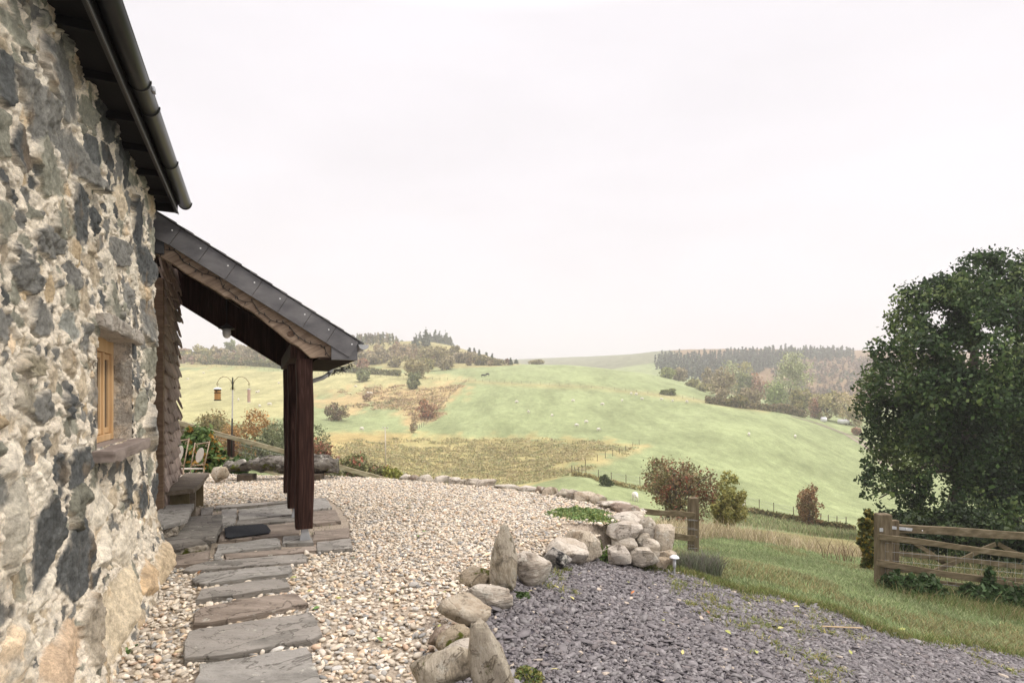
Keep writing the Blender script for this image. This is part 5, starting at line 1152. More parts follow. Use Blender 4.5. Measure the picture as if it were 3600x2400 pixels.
# the big sycamore by the gate
bt_d = 27.0; bb = onground(3330, bt_d)
syc = thing('sycamore_tree', 'huge dark green broadleaf tree filling the right edge behind the gate', 'tree', bb)
_lp = [(3480, 980, 120, 0), (3495, 1070, 95, .8), (3380, 1000, 110, -1), (3580, 1010, 120, 0), (3290, 1040, 95, 0), (3215, 1050, 75, -.5), (3330, 1120, 130, -1.5), (3480, 1120, 150, -1), (3640, 1130, 150, 0), (3200, 1150, 85, .3), (3160, 1110, 50, 0), (3250, 1220, 110, -1.6), (3400, 1240, 150, -2.2), (3560, 1260, 160, -1.5),
       (3130, 1260, 72, 0), (3090, 1225, 48, -.3), (3080, 1310, 62, -.3), (3060, 1370, 56, -.5), (3150, 1350, 95, -1.2), (3290, 1370, 130, -2), (3440, 1400, 150, -2), (3610, 1400, 150, -1), (3060, 1430, 60, 0), (3130, 1460, 90, -.8), (3240, 1500, 110, -1.5), (3370, 1530, 130, -2), (3640, 1530, 120, 0), (3080, 1520, 52, .2),
       (3180, 1590, 70, -.6), (3120, 1565, 78, .4), (3115, 1635, 72, 0), (3290, 1640, 110, -1.2), (3420, 1640, 110, -1), (3580, 1680, 120, -.5), (3090, 1690, 62, -.8), (3060, 1740, 32, -1), (3040, 1690, 30, -.8), (3200, 1720, 95, -.7), (3320, 1770, 120, -1), (3470, 1790, 130, -1), (3620, 1810, 130, -.5), (3150, 1800, 70, -.3), (3240, 1850, 90, -.3), (3380, 1870, 100, -.3),
       (3720, 1250, 180, 0), (3760, 1500, 180, 0), (3800, 1750, 180, 0), (3740, 1050, 110, 0), (3900, 1350, 170, 1), (3440, 930, 70, 0), (3520, 915, 60, 0), (3620, 930, 60, 0), (3330, 1480, 200, 2.5), (3500, 1600, 200, 2.5), (3520, 1420, 150, 3)]
lob = []
for px, py, rp, dy in _lp:
    d = bt_d+dy; c = W(px, py, d); R = rp/F*d*(.93 if py < 1350 else 1.0); lob.append((c[0], c[1], c[2], R, R*1.1, R*.85))
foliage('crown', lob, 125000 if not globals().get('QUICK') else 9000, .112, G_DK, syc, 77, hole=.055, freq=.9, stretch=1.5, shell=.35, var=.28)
top = [np.array(l[:3]) for l in lob[:41:2]]
mb = MB(); b0 = bb.copy(); f1 = W(3400, 1640, bt_d); f2 = W(3420, 1330, bt_d)
mb.tube([b0-(0, 0, .5), b0+(0, 0, .5), f1, f2, W(3440, 1050, bt_d)], (.55, .42, .34, .22, .06), 12)
for t in top[3:]:
    t = t-(0, 0, .8); s_ = f1 if t[2] < f1[2]+2 else f1+(f2-f1)*min(1, (t[2]-f1[2])/(f2[2]-f1[2])*.6); mid = s_+(t-s_)*.5+(0, 0, .4); mb.tube([s_, mid, t], (.14, .08, .025), 6)
g2 = W(3560, 1900, bt_d+1.5); mb.tube([g2, W(3555, 1560, bt_d+1.5), W(3575, 1250, bt_d+1), W(3590, 1000, bt_d)], (.25, .2, .15, .05), 9)
mb.put('trunk', BARK, syc, smooth=True)
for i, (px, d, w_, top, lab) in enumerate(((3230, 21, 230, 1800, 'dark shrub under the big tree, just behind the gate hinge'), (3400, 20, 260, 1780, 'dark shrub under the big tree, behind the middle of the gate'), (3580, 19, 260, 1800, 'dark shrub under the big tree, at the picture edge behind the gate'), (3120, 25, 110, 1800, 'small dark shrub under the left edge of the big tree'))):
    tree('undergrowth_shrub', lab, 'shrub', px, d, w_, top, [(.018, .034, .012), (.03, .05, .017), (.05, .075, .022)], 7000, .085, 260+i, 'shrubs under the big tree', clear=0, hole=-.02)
RUST = [(.11, .045, .025), (.15, .075, .035), (.10, .085, .035), (.085, .085, .032)]
OLV = [(.085, .088, .030), (.13, .115, .045), (.17, .14, .05)]
def bush(label, px, d, w_, top, cols, n, leaf, seed, name='bush', bare=.0, hole=.05, **k): return tree(name, label, 'bush', px, d, w_, top, cols, n, leaf, seed, clear=k.pop('clear', .0), bare=bare, hole=hole, **k)
ROW = lambda px, py, lo, hi: dist_at(px, py, lo, hi)
# hawthorns and shrubs on the near bank
bush('large red-berried hawthorn bush beyond the fence post', 2385, 30, 285, 1610, [(.27, .13, .08), (.21, .17, .08), (.18, .175, .08), (.24, .17, .09), (.30, .11, .07)], 12000, .075, 201, 'hawthorn_bush', bare=.15, lobes_n=16, hole=.06)
bush('yellow green bush growing against the right side of the hawthorn', 2560, 32, 135, 1655, [(.28, .29, .09), (.35, .34, .11), (.40, .36, .12), (.22, .24, .08)], 7000, .075, 202, hole=.03)
bush('small upright russet shrub alone on the field bank', 2840, ROW(2840, 1848, 30, 95), 120, 1700, [(0.217, 0.123, 0.058), (0.29, 0.174, 0.087), (0.174, 0.131, 0.058)], 4000, .11, 203, hole=.02, clear=.05)
bush('dark little gorse bush by the wire fence below the terrace', 2133, ROW(2133, 1708, 30, 95), 56, 1668, [(0.0508, 0.0725, 0.0261), (0.087, 0.102, 0.0362)], 1500, .12, 204)
bush('yellowing bush tucked beside the gate post', 3055, 12.5, 75, 1790, [(0.0653, 0.087, 0.029), (0.131, 0.131, 0.0362), (0.29, 0.217, 0.0435)], 3800, .05, 205, hole=.02)
bush('tall berried rowan bush right behind the porch posts', 1110, 33, 190, 1540, [(.30, .11, .075), (.26, .13, .085), (.20, .16, .08), (.32, .12, .08)], 5500, .085, 206, 'rowan_bush', bare=.15)
bush('red-topped green hawthorn behind the lower fence rail', 1270, 31, 230, 1590, [(.28, .11, .07), (.16, .16, .065), (.17, .18, .075), (.20, .19, .08), (.15, .16, .06)], 7000, .08, 207, 'hawthorn_bush', bare=.1)
bush('bright yellow green shrub at the bottom end of the fence', 1380, 30, 95, 1640, [(0.232, 0.246, 0.058), (0.319, 0.29, 0.0725)], 2200, .08, 208)
bush('grey green willow bush behind the porch', 1040, 52, 270, 1470, [(0.145, 0.167, 0.087), (0.196, 0.21, 0.116), (0.123, 0.145, 0.0725)], 6500, .12, 209, 'willow_bush')
bush('orange brown autumn bush behind the bird feeder pole', 865, 56, 230, 1440, [(0.348, 0.189, 0.0725), (0.406, 0.232, 0.087), (0.261, 0.174, 0.0725)], 5500, .13, 210)
bush('dull olive bush left of the orange one', 700, 60, 220, 1448, [(0.203, 0.189, 0.0798), (0.275, 0.217, 0.0943), (0.174, 0.167, 0.0725)], 5000, .13, 211)
bush('brown green bush between the feeders', 780, 68, 200, 1435, [(0.29, 0.203, 0.087), (0.246, 0.203, 0.087)], 4500, .14, 212)
bush('grey green bush right behind the fence post', 945, 44, 190, 1490, [(0.145, 0.167, 0.087), (0.203, 0.21, 0.116)], 5200, .10, 213)
bush('mass of green bramble with orange leaves behind the garden chairs', 690, 12.6, 190, 1500, [(0.0725, 0.123, 0.0362), (0.123, 0.174, 0.0508), (0.087, 0.145, 0.0435), (0.362, 0.203, 0.0435)], 7000, .06, 214, 'bramble', hole=.0)
bush('low bramble leaves at the foot of the dark fence post', 835, 13.2, 110, 1610, [(0.0725, 0.123, 0.0406), (0.123, 0.181, 0.058)], 1900, .055, 215, 'bramble')
bush('leafless brown thorn bush on the bracken slope', 1185, ROW(1185, 1478, 100, 240), 95, 1412, [(0.232, 0.16, 0.102), (0.203, 0.174, 0.087)], 1600, .35, 216, 'thorn_bush', bare=.2)
bush('tiny bare thorn on the slope above the thorn bush', 1290, ROW(1290, 1410, 120, 260), 40, 1378, [(0.29, 0.203, 0.131)], 420, .35, 217, 'thorn_bush', bare=.4)
bush('rust red bracken clump beside the hillside fence', 1500, ROW(1500, 1470, 110, 260), 90, 1405, [(0.348, 0.189, 0.116), (0.29, 0.203, 0.123), (0.392, 0.174, 0.102)], 1500, .35, 218, 'bracken_clump')
bush('pale bare sapling at the corner of the hillside fence', 1452, ROW(1452, 1520, 100, 220), 32, 1460, [(0.319, 0.246, 0.16)], 360, .3, 219, 'sapling', bare=.4)
# trees of the middle distance
def T(label, px, py, w_, top, cols, n, seed, lo=150, hi=420, leaf=None, name='broadleaf_tree', group='trees of the middle distance', **k):
    d = ROW(px, py, lo, hi); return tree(name, label, 'tree', px, d, w_, top, cols, n, (leaf or 4.2)/F*d, seed, group, clear=k.pop('clear', .05), **k)
OK_, GN, PG, BR_, RD, YL = [(.29, .25, .125), (.35, .30, .155), (.24, .22, .11)], [(.18, .21, .10), (.25, .28, .135)], [(.36, .385, .215), (.43, .45, .26), (.29, .32, .17)], [(.32, .27, .165), (.38, .32, .20), (.28, .245, .145)], [(.38, .22, .15), (.34, .25, .165), (.42, .24, .155)], [(.36, .31, .125), (.29, .27, .115), (.21, .21, .09)]
T('wide golden oak below the conifers on the left hill', 1520, 1287, 130, 1215, OK_, 3000, 301, 250, 480)
T('rounded olive tree left of the golden oak', 1462, 1330, 95, 1262, OK_, 2300, 302, 230, 400)
T('yellowish tree just under the golden oak', 1500, 1305, 60, 1258, YL, 1500, 303, 230, 400)
T('dark single tree where the bracken meets the hedge', 1455, 1367, 62, 1308, GN, 1800, 304, 180, 330)
T('pale bare tree right of the golden oak', 1570, 1300, 70, 1245, BR_, 1300, 305, 230, 420, bare=.2)
T('large light green willow rising above the right-hand trees', 2765, 1438, 195, 1236, PG, 5200, 306, 200, 330, lobes_n=14)
T('golden brown tree in front of the willow', 2810, 1452, 98, 1352, YL, 2800, 307, 195, 300)
T('greenish willow sapling left of the golden brown tree', 2722, 1432, 80, 1340, [(0.216, 0.278, 0.099), (0.306, 0.365, 0.141)], 1700, 308, 200, 300)
T('bare mauve brown tree left of the willow', 2540, 1400, 110, 1285, BR_, 2600, 309, 200, 330, bare=.15)
T('brown tree behind the bare mauve one', 2500, 1370, 70, 1288, BR_, 1600, 310, 230, 360, bare=.1)
T('green brown round tree behind the mauve one', 2608, 1350, 110, 1272, [(0.288, 0.288, 0.116), (0.36, 0.326, 0.141)], 2000, 311, 240, 370)
T('pale green round tree at the edge of the field crest', 2562, 1340, 70, 1270, PG, 1200, 312, 250, 380)
T('red brown tree close to the willow', 2665, 1400, 88, 1308, RD, 2000, 313, 210, 330, bare=.1)
T('rusty tree touching the left side of the willow', 2620, 1360, 62, 1310, GN, 1300, 314, 210, 350)
T('lone brown tree standing on the crest of the far field', 2385, 1342, 68, 1292, BR_, 1700, 315, 230, 360, bare=.1)
T('low green tree behind the lone brown crest tree', 2345, 1330, 62, 1290, [(0.252, 0.297, 0.099), (0.342, 0.365, 0.132)], 1300, 316, 250, 380)
T('brown bare tree at the foot of the willow', 2640, 1425, 76, 1356, BR_, 1800, 317, 200, 300, bare=.15)
T('bare brown tree in the gap between the mauve tree and the fence', 2530, 1412, 44, 1360, BR_, 900, 318, 200, 300, bare=.15)
T('thin sprawling bare tree above the farm track', 2905, 1476, 110, 1375, [(0.342, 0.316, 0.149), (0.414, 0.365, 0.182), (0.288, 0.269, 0.123)], 2800, 319, 190, 280, bare=.12)
T('pale leafless tree next to the big dark tree', 2985, 1492, 110, 1372, [(0.396, 0.346, 0.182), (0.468, 0.384, 0.215)], 2400, 320, 190, 280, bare=.15)
T('reddish shrubby tree between the golden brown tree and the track', 2862, 1470, 60, 1395, RD, 1200, 321, 190, 280, bare=.1)
T('dark green thicket at the bottom of the right-hand trees', 2590, 1430, 90, 1385, [(0.162, 0.164, 0.066), (0.252, 0.211, 0.0908)], 1600, 322, 195, 300)
T('gorse in yellow flower on the crest below the brown tree', 2440, 1362, 60, 1332, YL, 900, 323, 215, 330, name='gorse_bush')
T('yellow gorse right of the crest gorse', 2480, 1378, 70, 1345, YL, 900, 324, 215, 330, name='gorse_bush')
T('dark hedge bush under the field fence', 2353, 1388, 66, 1366, [(0.144, 0.173, 0.0578), (0.198, 0.211, 0.0743)], 800, 325, 190, 300, name='hedge_bush', trunk=False)
T('rust bush on the verge of the farm track', 3010, 1530, 36, 1500, RD, 500, 326, 150, 260, name='bracken_clump', trunk=False)
for i, (px, py, w_, top, cols, lab) in enumerate(((700, 1265, 120, 1210, YL, 'wide golden tree near the far barn'), (640, 1262, 60, 1225, RD, 'red brown tree seen just past the shingles'), (775, 1260, 60, 1222, BR_, 'brown tree behind the golden one'), (810, 1250, 40, 1195, GN, 'tall dark tree above the far barn'),
        (880, 1262, 70, 1215, BR_, 'bare brown tree right of the far barn'), (930, 1270, 60, 1225, OK_, 'olive tree seen under the porch roof'), (850, 1244, 60, 1212, BR_, 'grey brown tree behind the far barn'), (1290, 1280, 70, 1235, BR_, 'bare tree just right of the porch gutter'), (1345, 1275, 80, 1222, BR_, 'brown tree below the left hill wood'),
        (1390, 1290, 50, 1250, OK_, 'small olive tree in the middle of the left hill'), (1325, 1278, 46, 1253, OK_, 'small round tree above the hedge'), (1272, 1310, 50, 1262, RD, 'rust coloured tree just below the porch gutter'), (1430, 1240, 60, 1208, BR_, 'brown tree on the shoulder of the left hill'),
        (1600, 1262, 66, 1215, OK_, 'grey olive tree right of the conifers'), (1640, 1275, 80, 1238, BR_, 'brown tree low on the right shoulder of the left hill'), (1700, 1282, 70, 1250, OK_, 'scrubby tree near the end of the left hill'), (1755, 1284, 50, 1262, OK_, 'scrubby bush at the very end of the left hill'), (1885, 1280, 46, 1264, OK_, 'small bush on the skyline right of the left hill'), (1277, 1340, 44, 1300, GN, 'small dark tree standing in the hedge'))):
    T(lab, px, py, w_*1.15, top, cols, 1500, 400+i, 240, 560, leaf=5, name='hill_tree', group='trees on the left hill', lobes_n=6)
CON = [(0.101, 0.132, 0.0853), (0.132, 0.163, 0.109), (0.0775, 0.109, 0.0697)]
for i, (px, py, w_, top) in enumerate(((1462, 1222, 34, 1172), (1478, 1220, 32, 1165), (1497, 1218, 36, 1148), (1512, 1218, 30, 1170), (1530, 1216, 34, 1160), (1548, 1217, 34, 1163), (1566, 1220, 34, 1160), (1582, 1226, 30, 1178), (1412, 1212, 20, 1196), (1685, 1268, 16, 1226), (1668, 1262, 18, 1222), (1650, 1258, 18, 1218), (1710, 1276, 18, 1236), (1730, 1280, 16, 1243), (1795, 1282, 14, 1258), (1815, 1280, 12, 1262))):
    T('dark conifer on the skyline of the left hill, '+ORD[i]+' from the left' if 0 else 'dark conifer on the left hill', px, py, w_, top, CON, 900, 500+i, 300, 620, leaf=4, name='conifer', group='conifers on the left hill', kind='conifer', hole=-.05)
_cs = sorted([o for o in bpy.data.objects if o.name.split('.')[0] == 'conifer' and o.type == 'EMPTY'], key=lambda o: o.location.x/o.location.y)
for i, o in enumerate(_cs): o['label'] = 'dark conifer on the left hill, '+ORD[i]+' conifer from the left'
# woods that read as one mass
def wood(name, label, poly, rows, n, hpx, wpx, cols, leaf, seed, dlo, dhi, conifer=True, per=55, jit=.3):
    r = np.random.default_rng(seed); Ps, Cs, Ss = [], [], []; k = 0
    for px, py in zip(r.uniform(min(p[0] for p in poly), max(p[0] for p in poly), n*4), r.uniform(min(p[1] for p in poly), max(p[1] for p in poly), n*4)):
        if not inpoly(np.array([[px, py]]), poly)[0]: continue
        d = ROW(px, py, dlo, dhi); b = onground(px, d); H = hpx*r.uniform(.7, 1.25)/F*d; R = wpx*r.uniform(.7, 1.2)/F*d/2
        f = r.random(per)**.8; rad = R*((1-.9*f) if conifer else np.sqrt(np.maximum(0, 1-(2*f-1)**2)))*np.sqrt(r.random(per)); a = r.uniform(0, 2*math.pi, per)
        Ps.append(np.column_stack((b[0]+rad*np.cos(a), b[1]+rad*np.sin(a), b[2]+H*f))); c = np.array(cols)[r.integers(0, len(cols))]*np.exp(r.normal(0, .2)); Cs.append(np.tile(c, (per, 1))*np.exp(r.normal(0, .22, (per, 1)))); Ss.append(np.full(per, leaf/F*d)); k += 1
        if k >= n: break
    P = np.vstack(Ps); V, Fs = leaf_quads(P, np.concatenate(Ss), r); o = put(name, V, Fs, leafmat(), col=np.repeat(np.vstack(Cs), 4, 0)); o['kind'] = 'stuff'; props(o, label, 'woodland')
q = .4 if globals().get('QUICK') else 1
wood('conifer_wood', 'dark conifer forest covering the top of the far right hill', [(2290, 1290), (2330, 1262), (2480, 1258), (2700, 1244), (2850, 1242), (3000, 1250), (3000, 1268), (2790, 1275), (2690, 1300), (2600, 1345), (2440, 1340), (2330, 1312)], 0, int(760*q), 29, 13, [(0.078, 0.101, 0.0754), (0.104, 0.127, 0.0936), (0.065, 0.0845, 0.065)], 4.2, 601, 480, 1000)
wood('young_plantation', 'brown young plantation on the slope of the far right hill', [(2700, 1305), (2800, 1275), (3000, 1262), (3250, 1262), (3250, 1420), (2900, 1410), (2740, 1360)], 0, int(620*q), 16, 12, [(0.255, 0.173, 0.128), (0.3, 0.21, 0.15), (0.15, 0.15, 0.0975), (0.21, 0.15, 0.112)], 4.2, 602, 330, 1000, False, 30)
wood('hill_wood', 'hazy autumn wood on the crown of the left hill', [(1190, 1215), (1255, 1195), (1330, 1190), (1400, 1210), (1400, 1226), (1255, 1226)], 0, int(110*q), 30, 15, [(0.15, 0.173, 0.105), (0.255, 0.21, 0.128), (0.21, 0.195, 0.112)], 4.5, 603, 330, 620, True, 45)
wood('scrub', 'low autumn scrub spread over the left hillside', [(620, 1250), (940, 1250), (1240, 1240), (1420, 1225), (1700, 1270), (1820, 1282), (1700, 1290), (1420, 1268), (1250, 1290), (640, 1282)], 0, int(170*q), 22, 24, [(0.285, 0.217, 0.128), (0.33, 0.255, 0.15), (0.225, 0.21, 0.105), (0.3, 0.195, 0.135)], 5, 604, 280, 560, False, 60)
wood('far_trees', 'hazy trees seen through the far field edge on the left', [(620, 1262), (960, 1272), (960, 1284), (620, 1280)], 0, int(50*q), 26, 26, [(0.255, 0.21, 0.12), (0.3, 0.24, 0.135), (0.18, 0.188, 0.09)], 5, 605, 300, 520, False, 70)
# hedges
def hedge(label, pts, hpx, cols, seed, lo, hi, n=2600, name='hedge'):
    r = np.random.default_rng(seed); P = []; pts = np.array(pts, float); t = r.uniform(0, len(pts)-1, n); i = np.minimum(t.astype(int), len(pts)-2); f = t-i
    c = pts[i]*(1-f)[:, None]+pts[i+1]*f[:, None]; ds = np.array([dist_at(a, b, lo, hi) for a, b in pts]); D = ds[i]*(1-f)+ds[i+1]*f
    x = (c[:, 0]-1800)/F*D; z = ground(x, D); H = hpx/F*D; w_ = r.random(n)
    P = np.column_stack((x, D+r.normal(0, .5, n), z+H*w_*(1+.35*fbm(np.column_stack((x*.15, x*0, x*0)), 3, seed))))
    V, Fs = leaf_quads(P, 4.2/F*D, r); o = put(name, V, Fs, leafmat(), col=np.repeat(gcols(n, cols, r), 4, 0), base=(P[:, 0].mean(), P[:, 1].mean(), P[:, 2].min())); return props(o, label, 'hedge')
HG = [(0.128, 0.15, 0.06), (0.18, 0.188, 0.075), (0.225, 0.203, 0.0825)]
hedge('long dark hedge across the pale field seen under the porch', [(750, 1278), (850, 1284), (1000, 1296), (1150, 1306), (1300, 1314), (1410, 1322)], 20, HG, 701, 220, 380, 5200)
hedge('scrubby bank of brambles under the near field fence', [(2520, 1788), (2660, 1808), (2780, 1832), (2900, 1855), (3000, 1868)], 22, [(0.15, 0.128, 0.0525), (0.112, 0.12, 0.045), (0.24, 0.18, 0.075)], 702, 45, 100, 5200, 'bramble_bank')
hedge('low line of rushes and brambles under the fence below the hawthorn', [(2010, 1672), (2100, 1690), (2200, 1712), (2350, 1740)], 14, [(0.33, 0.27, 0.12), (0.255, 0.225, 0.09)], 703, 45, 100, 1600, 'bramble_bank')
hedge('weedy line along the fence above the farm track', [(2480, 1416), (2600, 1434), (2720, 1446), (2830, 1468)], 28, [(.24, .19, .11), (.19, .18, .09), (.29, .23, .13)], 704, 180, 300, 4200)
# field fences
def ffence(label, pts, lo, hi, every, hpx=13, wire=True, seed=1, rad=.055):
    pts = np.array(pts, float); ds = [dist_at(a, b, lo, hi) for a, b in pts]; Q = np.array([onground(p[0], d) for p, d in zip(pts, ds)]); r = np.random.default_rng(seed)
    t = thing('field_fence', label, 'fence', Q[0]); mb = MB(); tops = []; nposts = 0
    for a, b in zip(Q[:-1], Q[1:]):
        n = max(2, int(np.linalg.norm(b-a)/every))
        for i in range(n):
            p = a+(b-a)*i/n; p[2] = GZ(p[0], p[1]); h = hpx; q_ = p+(r.normal(0, .03), 0, h); mb.tube([p-(0, 0, .2), q_], rad, 5); tops.append(p); nposts += 1
    o = mb.put('posts', POSTW, t); o.name = 'fence_post'; o['kind'] = 'stuff'
    if wire:
        mb = MB()
        for hh in (.95, .6, .25): mb.tube([p+(0, 0, hh*hpx/1.1) for p in tops], .012, 4)
        mb.put('wire', WIRE, t)
    return t
ffence('post and wire fence along the bank right of the hawthorn', [(2620, 1775), (2720, 1798), (2860, 1826), (3010, 1858)], 50, 100, 3.2, 1.25, seed=2)
ffence('post and wire fence between the rushy meadow and the terrace field', [(2010, 1660), (2060, 1676), (2150, 1690), (2250, 1704), (2350, 1722)], 45, 100, 2.6, 1.25, seed=3)
ffence('fence line dividing the two big green fields', [(1600, 1338), (1800, 1348), (2000, 1358), (2200, 1375), (2400, 1400), (2560, 1424), (2720, 1446)], 150, 300, 4, 1.3, seed=4, rad=.05)
ffence('fence running down the bracken slope to the rushy meadow', [(1640, 1342), (1580, 1395), (1540, 1440), (1500, 1490), (1440, 1528)], 120, 290, 2.2, 1.3, seed=5, rad=.06)
ffence('fence in front of the long dark hedge', [(660, 1282), (850, 1292), (1100, 1312), (1300, 1324), (1420, 1330), (1600, 1336)], 200, 360, 4, 1.3, seed=6, rad=.07, wire=False)
ffence('fence on the pale strip at the edge of the rushy meadow', [(2010, 1662), (2100, 1620), (2200, 1585), (2268, 1556)], 70, 160, 5, 1.3, seed=7, rad=.06, wire=False)
# farm track
def track():
    c = [(2780, 1462), (2876, 1489), (2989, 1531), (3059, 1571), (3105, 1616), (3148, 1662), (3200, 1715)]
    Q = np.array([onground(p[0], dist_at(p[0], p[1], 100, 270))[:2] for p in c]); t = np.linspace(0, len(Q)-1, 120); C = np.column_stack([np.interp(t, range(len(Q)), Q[:, k]) for k in (0, 1)])
    for _ in range(4): C[1:-1] = (C[:-2]+C[1:-1]*2+C[2:])/4
    T_ = np.gradient(C, axis=0); T_ /= np.linalg.norm(T_, axis=1)[:, None]; N_ = np.column_stack((-T_[:, 1], T_[:, 0])); mb = MB()
    for s in (-1, 1):
        V = []
        for w_ in (-.6, .6):
            q_ = C+N_*(s*1.25+w_); z = ground(q_[:, 0], q_[:, 1])+.10; V.append(np.column_stack((q_, z)))
        n = len(C); mb.add(np.vstack(V), [(i, i+1, n+i+1, n+i) for i in range(n-1)])
    structure(mb.put('farm_track', mat('track_dirt', [(.20, .16, .125), (.34, .28, .23)], (.8, .8, .8), 5, .95, .2)))
track()
# utility pole, barns, farm clutter
pd = ROW(1356, 1640, 60, 130); pb = onground(1356, pd)
up_ = thing('utility_pole', 'thin pale wooden utility pole standing in the meadow below the terrace', 'pole', pb)
ptp = W(1354, 1503, pd); MB().tube([pb-(0, 0, .4), ptp], (.13, .09), 8).put('pole', mat('pale_pole', [(.42, .37, .30), (.52, .47, .40)], (5, 5, 1), 4, .9, .1), up_, smooth=True)
mb = MB(); mb.bar(ptp+(-.55, 0, -.12), ptp+(.55, 0, -.12), .1, .1); mb.put('crossarm', MATS['pale_pole'], up_)
mb = MB()
for s in (-.5, 0, .5): mb.tube([ptp+(s, 0, -.08), ptp+(s, 0, .16)], .06, 6)
mb.put('insulator', MATS['frosted'], up_); mb = MB(); mb.bar(ptp+(-.75, -.1, -2.3), ptp+(0, -.1, -2.75), .06, .06); mb.put('stay_bracket', MATS['pale_pole'], up_)
def barn(label, px, py, lo, hi, wpx, hpx, wallc, roofc, seed, name='barn'):
    d = ROW(px, py, lo, hi); b = onground(px, d); k = d/F; wd, h = wpx*k, hpx*k; t = thing(name, label, 'barn', b)
    mb = MB(); mb.prism([b+np.array(p) for p in ((-wd/2, 0, -1), (wd/2, 0, -1), (wd/2, 0, h*.6), (-wd/2, 0, h*.6))], (0, wd*.8, 0)); mb.put('wall', mat(name+str(seed)+'_wall', [tuple(c*.85 for c in wallc), wallc], (.4, .4, .4), 4, .8, 0), t)
    a = np.linspace(math.pi, 0, 14); mb = MB(); mb.prism([b+np.array((wd*.53*math.cos(x), -.3, h*.6+h*.4*math.sin(x))) for x in a], (0, wd*.8+.6, 0)); mb.put('roof', mat(name+str(seed)+'_roof', [tuple(c*.85 for c in roofc), roofc], (.4, .4, .4), 4, .6, 0), t)
    mb = MB(); mb.prism([b+np.array(p) for p in ((-wd*.2, -.06, -.5), (wd*.15, -.06, -.5), (wd*.15, -.06, h*.5), (-wd*.2, -.06, h*.5))], (0, .04, 0)); mb.put('door', mat('barn_door', [(.08, .08, .085), (.13, .13, .13)], (1, 1, 1), 3, .8, 0), t)
    return t
barn('far white arched barn among the trees seen under the porch', 826, 1258, 300, 500, 46, 24, (.52, .49, .45), (.62, .60, .58), 1)
barn('far small blue grey shed right of the white barn', 870, 1262, 300, 500, 24, 20, (.16, .20, .30), (.22, .26, .36), 2, 'shed')
td = ROW(2965, 1492, 170, 260); tb = onground(2965, td)
tk = thing('storage_tank', 'white cylindrical tank standing under the bare trees by the track', 'tank', tb); k_ = td/F
MB().tube([tb+(-17*k_, 0, 11*k_), tb+(17*k_, 0, 11*k_)], 8*k_, 16).put('drum', mat('white_tank', [(.60, .60, .62), (.74, .74, .76)], (2, 2, 2), 3, .5, 0), tk, smooth=True)
mb = MB(); mb.bar(tb+(-10*k_, 0, -.1), tb+(-10*k_, 0, 4*k_), .5, .5, up=(0, 1, 0)); mb.bar(tb+(10*k_, 0, -.1), tb+(10*k_, 0, 4*k_), .5, .5, up=(0, 1, 0)); mb.put('cradle', POSTW, tk)
td = ROW(2896, 1482, 170, 260); tb = onground(2896, td)
bl = thing('silage_bale', 'white wrapped silage bale at the bend of the farm track', 'bale', tb); MB().tube([tb+(-.9, 0, .85), tb+(-.8, 0, .85), tb+(.8, 0, .85), tb+(.9, 0, .85)], (.7, .95, .95, .7), 18).put('wrap', MATS['white_tank'], bl, smooth=True)
# sheep and cows
def animal(kind):
    r = np.random.default_rng(3); V, Fs = ICO[3]
    if kind == 'sheep':
        B = V*np.array((.56, .27, .30))+np.array((0, 0, .62)); B += (fbm(V*5, 3, 4)*.035)[:, None]*V
        Hd = V*np.array((.15, .085, .10)); Hd = Hd@np.array(((.8, 0, -.6), (0, 1, 0), (.6, 0, .8))); Hd = Hd+np.array((.64, 0, .52))
        legs = [(.36, .13), (.36, -.13), (-.38, .13), (-.38, -.13)]; hh, lr = .42, .045
    else:
        B = V*np.array((1.0, .38, .42))+np.array((0, 0, 1.0)); Hd = V*np.array((.30, .14, .17)); Hd = Hd@np.array(((.75, 0, -.66), (0, 1, 0), (.66, 0, .75)))+np.array((1.22, 0, .85))
        legs = [(.72, .2), (.72, -.2), (-.72, .2), (-.72, -.2)]; hh, lr = .75, .075
    mb = MB(); mb.add(B, [tuple(f) for f in Fs]); nb = len(B); mb.add(Hd, [tuple(f) for f in Fs])
    mb.tube([(B[:, 0].max()*.75, 0, B[:, 2].mean()+.05), Hd.mean(0)], (lr*3, lr*1.9), 8)
    for x, y in legs: mb.tube([(x, y, hh+.15), (x+(.03 if x > 0 else -.05), y, hh*.5), (x, y, 0)], (lr*1.7, lr, lr*.85), 7)
    for s in (-1, 1): c = Hd.mean(0); mb.tube([c+(-.03, s*lr*1.5, .06), c+(-.05, s*lr*4, .07)], (lr*.7, lr*.3), 5)
    mb.tube([(B[:, 0].min()+.03, 0, B[:, 2].mean()+.1), (B[:, 0].min()-.06, 0, B[:, 2].mean()-.15)], (lr*.9, lr*.6), 5)
    return mb
WOOL = mat('wool', [(.60, .56, .49), (.74, .70, .63)], (9, 9, 9), 5, .95, .5, (30, 30, 30), .03)
COWC = mat('black_coat', [(.012, .011, .011), (.03, .027, .025)], (3, 3, 3), 3, .7, 0)
SH = [('big', p) for p in ((1941, 1461), (2027, 1496), (2104, 1511), (2015, 1409), (2118, 1422), (2187, 1408), (2257, 1402), (2325, 1403), (2365, 1408), (2415, 1413), (2219, 1384), (2237, 1386), (1816, 1413), (1858, 1448), (2061, 1484), (2633, 1529), (2796, 1535))]
SH += [('left', p) for p in ((716, 1310), (660, 1331), (770, 1380), (910, 1376), (838, 1406), (913, 1428), (948, 1422), (980, 1346), (1250, 1357), (1294, 1381), (1304, 1382), (1272, 1510), (903, 1378))]
SH += [('near', p) for p in ((2233, 1757), (2597, 1786), (2611, 1775))]
SH.sort(key=lambda s: (s[0], s[1][0])); proto = None; cnt = {}
